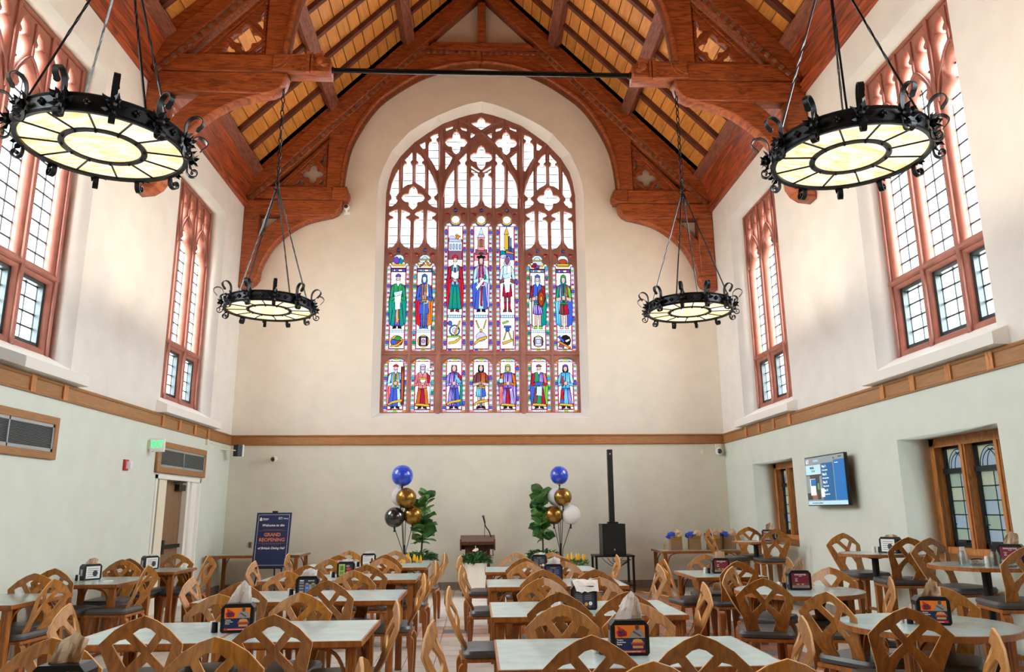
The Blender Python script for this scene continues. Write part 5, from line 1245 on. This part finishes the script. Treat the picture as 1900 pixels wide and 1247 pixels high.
# ================================================================== balloons
def balloon_stand(x, y, label, spec):
    r = empty('balloon_stand', (x, y, 0), 0, label, 'balloons')
    b = MB(); b.lathe([(.001, 0), (.16, 0), (.16, .02), (.03, .04), (.018, .06), (.018, .9), (.001, .9)], 16); b.build('pole', M['plastic'], r)
    for (dx, dy, z, rr, c, nm) in spec:
        b = MB(); b.tube([(dx*.12, dy*.12, .55), (dx*.2, dy*.2, .8), (dx, dy, z-rr)], .007, 5); b.lathe([(.02, z-rr-.075), (.012, z-rr-.03), (.022, z-rr)], 8, (dx, dy, 0)); b.build('rod', M['plastic'], r)
        b = MB(); b.sphere((dx, dy, z), rr, 28, 18, sc=(1, 1, 1.0)); b.lathe([(.008, z-rr-.012), (.016, z-rr-.012), (.01, z-rr+.006)], 8, (dx, dy, 0)); b.build('balloon', M[c], r, smooth=True, label=nm)
balloon_stand(-1.35, 14.75, 'balloon stand left of the lectern, blue balloon over gold, white and black ones', [(-.07, 0, 2.17, .205, 'bblue', 'blue balloon'), (.02, -.1, 1.755, .19, 'bgold', 'gold balloon'), (-.10, .15, 1.79, .19, 'bwhite', 'white balloon'), (-.19, -.05, 1.405, .19, 'bblack', 'black balloon'), (.14, .02, 1.44, .18, 'bgold', 'gold balloon')])
balloon_stand(1.58, 14.85, 'balloon stand right of the lectern, blue balloon over gold and two white ones', [(0, 0, 2.165, .18, 'bblue', 'blue balloon'), (.05, -.1, 1.755, .17, 'bgold', 'gold balloon'), (-.04, .16, 1.76, .18, 'bwhite', 'white balloon'), (.20, .0, 1.43, .185, 'bwhite', 'white balloon'), (-.12, .0, 1.42, .175, 'bgold', 'gold balloon')])

# ================================================================== plants
lf = MB(); N = 7; pts = []
for i in range(N+1):
    t = i/N; wv = (.02+.11*sin(pi*min(1, t*.95+.03))**.8)*(1 if t < .45 else 1.12)*(1-.9*max(0, t-.9)/.1)
    for s in (-1, -.5, 0, .5, 1): pts.append((s*wv, t*.30, .05*t*t*-1.2+.03*abs(s)+.012*sin(t*9)*abs(s)))
lf.add(pts, [(i*5+j, i*5+j+1, (i+1)*5+j+1, (i+1)*5+j) for i in range(N) for j in range(4)])
leaf_me = lf.mesh('leaf', M['green'], True); leaf_me2 = leaf_me.copy(); leaf_me2.materials.clear(); leaf_me2.materials.append(M['dgreen'])
def small_leaves(b, n, c, rr, zr, ln, rg, up=.4):
    for i in range(n):
        a = rg.uniform(0, 2*pi); rad = rr*sqrt(rg.random()); p = Vector((c[0]+rad*cos(a), c[1]+rad*sin(a), c[2]+rg.uniform(0, zr)*(1-.5*rad/rr)))
        d = Vector((cos(a)+rg.uniform(-.7, .7), sin(a)+rg.uniform(-.7, .7), rg.uniform(-.3, up*2))).normalized(); s = d.cross(Vector((rg.uniform(-.3, .3), rg.uniform(-.3, .3), 1))).normalized(); L = ln*rg.uniform(.6, 1.2); w_ = L*.26
        u_ = s.cross(d)*.1*L
        b.add([p, p+d*L*.45+s*w_+u_, p+d*L-u_, p+d*L*.45-s*w_+u_], [(0, 1, 2), (0, 2, 3)])
def fig_plant(x, y, lean, zb, zt, label, seed, pot_h=.62):
    rg = random.Random(seed); r = empty('fiddle_leaf_fig', (x, y, 0), 0, label, 'plant')
    b = MB(); b.lathe([(.001, 0), (.19, 0), (.245, pot_h), (.225, pot_h), (.20, pot_h-.06), (.001, pot_h-.06)], 32); b.build('planter', M['potwhite'], r, smooth=True)
    b = MB(); b.lathe([(.001, pot_h-.05), (.21, pot_h-.05)], 20); b.build('soil', M['soil'], r)
    b = MB(); b.tube(smoothpts([(0, 0, pot_h-.06), (lean*.3, 0, .95), (lean*.7, .01, 1.4), (lean, 0, zt-.12)], 4), .016, 6); b.build('stem', M['bark'], r)
    n = 30
    for i in range(n):
        t = i/(n-1); z = zb+(zt-.18-zb)*t; xx = lean*(z-pot_h)/(zt-pot_h); a = i*2.4+rg.uniform(-.3, .3)
        el = .15+.75*t+rg.uniform(-.15, .2); sc = rg.uniform(.78, 1.05)*(1 if t < .85 else .95)
        put('leaf', leaf_me if rg.random() < .5 else leaf_me2, r, (xx, 0, z), (el, rg.uniform(-.9, .9), a), (sc*1.12, sc*1.0, sc))
    b = MB(); small_leaves(b, 420, (0, 0, pot_h-.02), .27, .20, .10, rg); b.build('fern_leaves', M['dgreen'], r, kind='stuff')
fig_plant(-1.06, 15.0, .06, .92, 1.92, 'fiddle-leaf fig in a white planter, right of the left balloon stand', 5)
fig_plant(1.26, 15.0, -.02, .95, 2.0, 'fiddle-leaf fig in a white planter, left of the right balloon stand', 8)
def flower_pot(x, y, label, seed):
    rg = random.Random(seed); r = empty('flower_pot', (x, y, 0), 0, label, 'flowers')
    b = MB(); b.lathe([(.001, 0), (.14, 0), (.17, .42), (.15, .42), (.001, .4)], 24); b.build('planter', M['potwhite'], r, smooth=True)
    b = MB(); small_leaves(b, 260, (0, 0, .42), .24, .22, .09, rg, .6); b.build('foliage', M['green'], r, kind='stuff')
    for i in range(9):
        a = i*2.4; p = (.2*sqrt((i+1)/9)*cos(a), .2*sqrt((i+1)/9)*sin(a), .60+.09*rg.random())
        b = MB(); b.lathe([(.004, -.05), (.026, -.03), (.022, .03), (.008, .08), (.001, .09)], 7, p); b.build('flower', M['yellow'], r)
flower_pot(1.85, 14.85, 'pot of yellow plume flowers right of the right balloon stand', 3)
flower_pot(-1.22, 14.5, 'pot of yellow flowers in front of the left fig planter', 4)
# lectern, its planter, microphone
l_ = empty('lectern', (.01, 14.75, 0), 0, 'dark wooden lectern with microphone on a wheeled base', 'lectern')
b = MB(); b.cbox((0, 0, .11), (.62, .5, .04)); b.build('base', M['walnut'], l_)
for sx in (-1, 1):
    for sy in (-1, 1):
        b = MB(); b.lathe([(.001, -.014), (.035, -.014), (.035, .014), (.001, .014)], 12)
        put('caster', b.mesh('caster', M['plastic']), l_, (sx*.26, sy*.2, .037), (0, pi/2, 0)); b = MB(); b.cbox((sx*.26, sy*.2, .075), (.03, .05, .035)); b.build('caster_fork', M['steel'], l_)
b = MB(); b.box(-.23, .23, -.12, .12, .13, .92); b.build('column', M['walnut'], l_)
b = MB(); b.prism([(-.26, .90), (.24, 1.0), (.24, 1.06), (-.26, .96)], -.325, .325, lambda a, z, d: (d, a, z)); b.box(-.325, -.30, -.24, .2, .80, 1.0); b.box(.30, .325, -.24, .2, .80, 1.0); b.box(-.325, .325, .2, .235, .80, 1.05); b.build('reading_top', M['walnut'], l_)
b = MB(); b.tube(smoothpts([(.25, .0, 1.03), (.21, -.02, 1.14), (.15, -.05, 1.22), (.13, -.06, 1.3)], 4), .011, 6); b.tube([(.135, -.06, 1.29), (.11, -.08, 1.39)], .016, 8); b.tube([(.13, .02, 1.03), (.13, .02, 1.27)], .005, 5); b.cbox((.28, -.2, .86), (.09, .07, .07)); b.tube([(.28, -.2, .83), (.285, -.2, .7)], .008, 5); mc = b.build('microphone', M['plastic'], l_)
b = MB(); b.sphere((.105, -.085, 1.41), .026, 10, 7); b.build('microphone_head', M['steel'], mc)
r = empty('potted_anthurium', (-.02, 14.35, 0), 0, 'tall white planter with anthurium and trailing leaves, before the lectern', 'plant')
b = MB(); b.lathe([(.001, 0), (.16, 0), (.205, .60), (.185, .60), (.001, .55)], 32); b.build('planter', M['potwhite'], r, smooth=True)
b = MB(); small_leaves(b, 380, (0, 0, .58), .23, .22, .11, random.Random(2), .5); b.build('foliage', M['dgreen'], r, kind='stuff')
rg = random.Random(11)
for i in range(14):
    a = i*2.4; put('leaf', leaf_me if i % 2 else leaf_me2, r, (.08*cos(a), .08*sin(a), .60), (rg.uniform(.0, .7), 0, a), (.6, .6, .6))
b = MB(); b.add([(0, -.2, .80), (.05, -.21, .83), (.035, -.2, .86), (-.03, -.19, .85), (-.07, -.2, .81)], [(0, 1, 2), (0, 2, 3), (0, 3, 4)]); b.tube([(0, -.19, .82), (-.01, -.2, .90)], .006, 5); b.build('flower', M['wflower'], r)

# ================================================================== column loudspeaker on a cart
r = empty('equipment_cart', (2.60, 15.1, 0), 0, 'black open-framed cart carrying the column loudspeaker', 'cart')
b = MB(); b.box(-.38, .38, -.28, .28, .64, .67); b.build('cart_top', M['plastic'], r)
b = MB(); b.box(-.38, .38, -.28, .28, .12, .14); b.build('cart_shelf', M['plastic'], r)
lg = MB(); lg.box(-.02, .02, -.02, .02, .04, .64); lme = lg.mesh('leg', M['plastic']); wh_ = MB(); wh_.lathe([(.001, -.012), (.03, -.012), (.03, .012), (.001, .012)], 10); wme = wh_.mesh('wheel', M['plastic'])
for sx in (-1, 1):
    for sy in (-1, 1): put('leg', lme, r, (sx*.35, sy*.25, 0)); put('wheel', wme, r, (sx*.35, sy*.25, .031), (0, pi/2, 0))
b = MB()
for k in range(5): b.tube(smoothpts([(-.25+.1*k, -.29, .63), (-.1+.05*k, -.30, .50+.02*k), (.1+.03*k, -.3, .48+.025*k), (.3, -.29, .60)], 4), .006, 5)
b.tube(smoothpts([(.1, -.3, .5), (-.05, -.3, .2), (-.2, -.26, .15)], 4), .006, 5); b.build('cable_bundle', M['plastic'], r)
r = empty('column_loudspeaker', (2.60, 15.05, .67), 0, 'tall slim black column loudspeaker on its square bass box', 'loudspeaker')
b = MB(); b.box(-.22, .22, -.22, .22, 0, .58); b.build('bass_box', M['plastic'], r)
b = MB(); b.box(-.205, .205, -.232, -.22, .015, .565); gr = b.build('grille', mat('speaker_grille', (14, 14, 16), .8, var=.3, scale=120), r); 
b = MB(); b.box(-.012, .012, -.236, -.232, .09, .125); b.build('badge', M['alu'], gr)
b = MB(); b.box(-.08, .12, -.06, .08, .58, .615); b.build('column_foot', M['plastic'], r)
b = MB(); b.box(-.045, .055, -.05, .05, .615, 2.0); cl = b.build('column', M['plastic'], r)
b = MB(); b.box(-.035, .045, -.055, -.05, .63, 1.98); b.build('grille', bpy.data.materials['speaker_grille'], cl)
b = MB(); b.box(-.008, .018, -.058, -.055, 1.9, 1.93); b.build('badge', M['alu'], cl)

# ================================================================== gift bags
def gift_bag(x, y, zt, rz, label, seed, band=True):
    rg = random.Random(seed); r = empty('gift_bag', (x, y, zt), rz, label, 'gift bag', 'gift bags on the corner table'); r.scale = (1.35, 1.35, 1.35)
    b = MB(); vs = [(-.085, -.05, 0), (.085, -.05, 0), (.085, .05, 0), (-.085, .05, 0), (-.08, -.045, .19), (.08, -.045, .19), (.08, .045, .19), (-.08, .045, .19), (-.09, -.01, .09), (.09, -.01, .09)]
    b.add(vs[:8], [(0, 1, 2, 3), (0, 1, 5, 4), (1, 2, 6, 5), (2, 3, 7, 6), (3, 0, 4, 7)]); b.build('paper_bag', M['bag'], r)
    if band: b = MB(); b.box(-.083, .083, -.049, -.046, .148, .19); b.box(-.084, -.081, -.046, .046, .148, .19); b.box(.081, .084, -.046, .046, .148, .19); b.build('gold_band', M['gold'], r)
    for nm, c, cx, n in (('blue_tissue_paper', 'bluetissue', -.055, 9), ('kraft_tissue_paper', 'kraft', .045, 9)):
        b = MB(); nu, nv = 11, 7; top = .085 if cx < 0 else .115
        for i in range(nv):
            for j in range(nu):
                ph = i/(nv-1); ra = (.02+.055*sin(pi*min(1, ph*.85+.12)))*rg.uniform(.72, 1.2); a = 2*pi*j/nu
                b.v.append((cx+ra*cos(a)*(1.1 if cx < 0 else .85), ra*.75*sin(a), .155+top*ph+rg.uniform(-.014, .014)*(i > 0)))
        b.add([], [])
        fs = [(i*nu+j, i*nu+(j+1) % nu, (i+1)*nu+(j+1) % nu, (i+1)*nu+j) for i in range(nv-1) for j in range(nu)]+[tuple((nv-1)*nu+j for j in range(nu))]
        b.f += fs; b.mi += [0]*len(fs)
        b.build(nm, M[c], r)
for i, (x, y, rz, lb, bn) in enumerate(((3.74, 14.72, .1, 'brown paper gift bag with blue and kraft tissue, leftmost on the corner table', True), (4.12, 14.78, -.05, 'brown paper gift bag with gold band, second from the left on the corner table', True), (4.50, 14.84, .2, 'brown paper gift bag with tall kraft tissue, third on the corner table', True), (4.68, 15.0, .5, 'brown paper gift bag behind the high table, second from the right corner', False), (4.85, 14.95, -.4, 'brown paper gift bag in the far right corner, nearest the side wall', False))):
    gift_bag(x, y, .76, rz, lb, 20+i, bn)
b = MB(); b.lathe([(.001, 0), (.022, 0), (.012, .02), (.008, .06), (.014, .08), (.005, .11), (.001, .115)], 10); b.build('gold_ornament', M['gold'], None, (3.58, 14.95, .76), smooth=True, label='small gold ornament left of the gift bags', cat='ornament')
# ------------------------------------------------------------------ things on the jar table
for x, y, c, lb in ((4.35, 6.90, 'wprint', 'glass jar with a white card standing in it, on the jar table'), (4.52, 6.72, 'dprint', 'glass jar with a dark label, middle of the jar table')):
    r = empty('glass_jar', (x, y, 1.0), 0, lb, 'jar', 'jars on the high table')
    b = MB(); b.lathe([(.001, 0), (.04, .0), (.042, .01), (.042, .10), (.034, .118), (.034, .132), (.031, .132), (.031, .118), (.039, .1), (.038, .01), (.001, .006)], 20); b.build('jar_body', M['jar'], r, smooth=True)
    b = MB(); b.box(-.022, .022, -.004, .004, .01, .165 if c == 'wprint' else .15); b.build('card', M[c], r)
for x, y, lb in ((4.50, 6.95, 'small clear tray of cookies between the two jars'), (4.66, 6.72, 'small clear tray with sunglasses and cookies, right of the jars')):
    r = empty('snack_tray', (x, y, 1.0), 0, lb, 'tray', 'trays on the high table')
    b = MB(); b.lathe([(.001, 0), (.06, 0), (.07, .045), (.066, .045), (.057, .006), (.001, .005)], 16); b.build('tray_dish', M['jar'], r)
    for k in range(4): b = MB(); b.lathe([(.001, 0), (.02, 0), (.022, .008), (.001, .014)], 9, (.032*cos(k*1.6), .032*sin(k*1.6), .012)); b.build('cookie', M['kraft'], r)
    b = MB(); b.tube([(-.05, 0, .05), (-.02, -.02, .056), (.0, 0, .056), (.02, -.02, .056), (.05, 0, .05)], .006, 5); b.build('glasses', M['plastic'], r)
b = MB(); b.cbox((0, 0, .003), (.09, .07, .006)); b.cbox((.01, .01, .008), (.08, .06, .004)); b.build('napkin_pack', M['wprint'], None, (-4.28, 9.45, .745), .3, label='small white packet lying on the middle left-wall table', cat='packet')

# ================================================================== wall screen
t_ = empty('wall_screen', (XR-.16, 10.85, 1.90), 0, 'flat screen on the right wall showing numbered steps in blue', 'screen')
hw, hh = .635, .355
b = MB(); b.box(0, .045, -hw, hw, -hh, hh); b.build('screen_case', M['plastic'], t_)
b = MB(); b.box(.045, .155, -.2, .2, -.14, .14); b.build('wall_bracket', M['plastic'], t_)
def sc(c, y0, y1, z0, z1, lay, par): # y0..y1 measured from the far (left in view) edge 0..1, z 0 bottom..1 top
    f = lambda s: hw-.014-(2*hw-.028)*s
    b = MB(); b.box(-.0012*lay-.0004, 0, f(y1), f(y0), -hh+.014+(2*hh-.028)*z0, -hh+.014+(2*hh-.028)*z1); return b.build('screen_image', M[c], par)
S0 = sc('scr_grey', 0, 1, 0, 1, 1, t_)
sc('scr_pale', 0, .40, .64, .84, 2, S0); sc('scr_dark', 0, .42, .11, .64, 2, S0); sc('scr_blue', .42, .72, .09, .86, 2, S0); sc('scr_blue2', .74, 1, .09, .90, 2, S0); sc('scr_pale', 0, 1, 0, .08, 2, S0)
sc('scr_grey', 0, .1, .25, .62, 3, S0); sc('scr_brown', .13, .27, .11, .27, 3, S0); sc('scr_white', .1, .24, .2, .55, 4, S0); sc('scr_blue2', .12, .26, .40, .54, 5, S0); sc('scr_green', .29, .34, .32, .45, 3, S0); sc('scr_white', .38, .46, .16, .34, 4, S0); sc('scr_grey', .36, .42, .12, .6, 3, S0)
def stx(s, size, yy, zz, c='scr_white'):
    me = textmesh(s, size, M[c], 'LEFT'); put('lettering', me, S0, (-.0085, hw-.014-(2*hw-.028)*yy, -hh+.014+(2*hh-.028)*zz), (0, 0, -pi/2))
for i, (h, tx) in enumerate((('Step 1:', 'Choose location'), ('Step 2:', 'Select menu items'), ('Step 3:', 'Place your order'), ('Step 4:', 'Pick up your food'))): stx(h, .05, .45, .77-.165*i); stx(tx, .026, .45, .70-.165*i)
stx('GT', .075, .03, .88); stx('DINING', .05, .23, .9, 'scr_pale'); stx('Mobile', .05, .13, .76, 'scr_blue'); stx('Order', .05, .16, .69, 'scr_green'); stx('Dine with us', .02, .78, .83); stx('Visit our website for more information', .022, .12, .03, 'scr_dark'); stx('10:45 AM', .026, .87, .94, 'scr_dark'); stx('70 F', .03, .74, .92, 'scr_dark')

# ================================================================== fittings on the walls
def vent(y0, y1, z0, z1, gy0, gy1, gz0, gz1, label):
    r = empty('air_vent', (XL, 0, 0), 0, label, 'air vent', 'framed air vents on the left wall')
    fr = [rect(y0, y1, z0, z1), rect(gy0, gy1, gz0, gz1)]
    put('vent_frame', flat('vent_frame', fr, .05, .008, M['oak'], lambda a, b, d: (.02+d, a, b)), r)
    b = MB(); b.box(0, .006, gy0, gy1, gz0, gz1); b.build('duct_shade', M['ventdark'], r)  # flat dark sheet in place of the shade inside the vent
    b = MB(); f = .035
    for a in (gy0, gy1-f, (gy0+gy1)/2-.012): b.box(.02, .032, a, a+(f if a != (gy0+gy1)/2-.012 else .024), gz0, gz1)
    b.box(.02, .032, gy0, gy1, gz0, gz0+f); b.box(.02, .032, gy0, gy1, gz1-f, gz1); b.build('grille_frame', M['alu'], r)
    sl_ = MB(); sl_.cbox((.018, 0, 0), (.016, gy1-gy0-.06, .0045), Matrix.Rotation(.5, 3, 'Y')); me = sl_.mesh('slat', M['alu'])
    z = gz0+f+.008
    while z < gz1-f: put('slat', me, r, (0, (gy0+gy1)/2, z)); z += .0165
vent(7.25, 9.24, 2.13, 2.62, 7.4, 9.16, 2.215, 2.53, 'oak-framed metal air vent at the left picture edge')
vent(12.12, 14.27, 2.13, 2.62, 12.25, 14.2, 2.225, 2.525, 'oak-framed metal air vent above the doorway')
r = empty('exit_sign', (XL, 11.85, 2.52), 0, 'lit green EXIT sign on the left wall beside the vent', 'exit sign')
b = MB(); b.box(0, .03, -.05, .05, -.06, .06); b.build('mount', M['cream'], r)
b = MB(); b.box(.03, .235, -.03, .03, -.10, .10); hs = b.build('housing', M['wprint'], r)
b = MB(); b.box(.045, .22, -.036, -.03, -.085, .085); b.build('sign_face', M['wprint'], hs); put('lettering', textmesh('EXIT', .098, M['exitgreen'], depth=.002), hs, (.1325, -.039, -.036), (0, 0, 0), (.88, 1, 1.45))
b = MB(); b.cbox((.08, -.035, -.10), (.015, .01, .01)); b.build('pilot_lamp', M['red'], hs)
r = empty('fire_alarm', (XL, 11.12, 2.18), 0, 'red fire alarm with white strobe on the left wall', 'fire alarm')
b = MB(); b.box(0, .03, -.06, .06, -.075, .075); b.build('alarm_body', M['firered'], r)
b = MB(); b.box(.03, .09, -.02, .05, -.05, .05); b.build('strobe', M['wprint'], r)
r = empty('wall_loudspeaker', (-4.70, 15.32, 2.70), .9, 'small black and white loudspeaker high in the far left corner', 'loudspeaker')
b = MB(); b.box(-.06, .04, -.075, .075, -.11, .11); b.build('speaker_body', M['plastic'], r)
b = MB(); b.box(.04, .075, -.08, .08, -.115, .115); fr_ = b.build('front_frame', M['wprint'], r)
b = MB(); b.lathe([(.001, .0), (.055, .0), (.06, .006), (.001, .006)], 20); put('speaker_cone', b.mesh('speaker_cone', M['plastic']), fr_, (.076, 0, 0), (0, pi/2, 0))
b = MB(); b.tube([(-.06, 0, 0), (-.42, .1, .02)], .012, 6); b.build('mounting_arm', M['cream'], r)
r = empty('cable_conduit', (XL, 14.3, 2.78), 0, 'cream junction box with thin conduit near the far left corner', 'junction box')
b = MB(); b.box(0, .04, -.04, .04, -.05, .05); b.build('box', M['cream'], r); b = MB(); b.tube([(.012, 0, -.0), (.012, 1.38, 0)], .01, 6); b.build('conduit', M['cream'], r)
r = empty('dome_camera', (4.98, YB, 2.68), 0, 'white dome camera in the far right corner under the trim', 'camera')
b = MB(); b.box(-.055, .055, -.07, 0, .065, .145); b.build('mount', M['cream'], r)
b = MB(); b.sphere((0, -.075, -.01), .08, 16, 10); b.build('housing', M['wprint'], r, smooth=True); b = MB(); b.sphere((0, -.105, -.01), .06, 16, 10); b.build('dome', M['darkglass'], r, smooth=True)
r = empty('wall_plate', (4.64, YB, 2.67), 0, 'cream blank plate on the end wall beside the dome camera', 'wall plate'); b = MB(); b.box(-.035, .035, -.012, 0, -.055, .055); b.build('plate', M['cream'], r); b = MB(); b.box(-.012, .012, -.016, -.012, -.03, .03); b.build('switch', M['wprint'], r)
r = empty('spot_lamp', (-4.06, YB, 2.56), 0, 'small round cream spot lamp on the end wall, upper left', 'lamp')
b = MB(); b.tube([(0, 0, 0), (0, -.06, .0)], .03, 10); b.tube([(.02, -.05, -.0), (-.02, -.13, -.01)], [.045, .062], 14); b.build('spot_body', M['cream'], r, smooth=True)
b = MB(); b.sphere((-.022, -.128, -.01), .048, 12, 8, sc=(1, .5, 1)); b.build('lens', M['darkglass'], r)
r = empty('wall_outlet', (-4.45, YB, .89), 0, 'brown wall outlet left of the welcome sign', 'outlet'); b = MB(); b.box(-.035, .035, -.01, 0, -.06, .06); b.build('plate', M['alu'], r); b = MB(); b.box(-.028, .02, -.014, -.01, -.05, .05); b.build('socket', M['skin'], r)
r = empty('roof_camera', (-2.85, YB, 7.93), 0, 'small white camera on the end wall under the left beam end', 'camera'); b = MB(); b.box(-.06, .06, -.03, 0, -.11, -.06); b.tube([(0, -.02, -.07), (0, -.09, -.02)], .025, 8); b.sphere((0, -.10, .02), .07, 14, 10); b.build('camera_body', M['wprint'], r, smooth=True); b = MB(); b.sphere((0, -.135, .02), .048, 12, 8); b.build('lens', M['darkglass'], r, smooth=True)
b = MB(); b.tube(smoothpts([(2.3, 15.3, .008), (3.0, 15.0, .008), (3.3, 14.3, .008), (3.6, 13.6, .008), (4.3, 13.2, .008), (4.6, 11.5, .008), (4.3, 10.4, .008), (4.7, 9.6, .008)], 6), .009, 5); b.build('extension_cord', M['cordyellow'], smooth=True, label='yellow extension cord running along the floor in the far right corner', cat='cord')
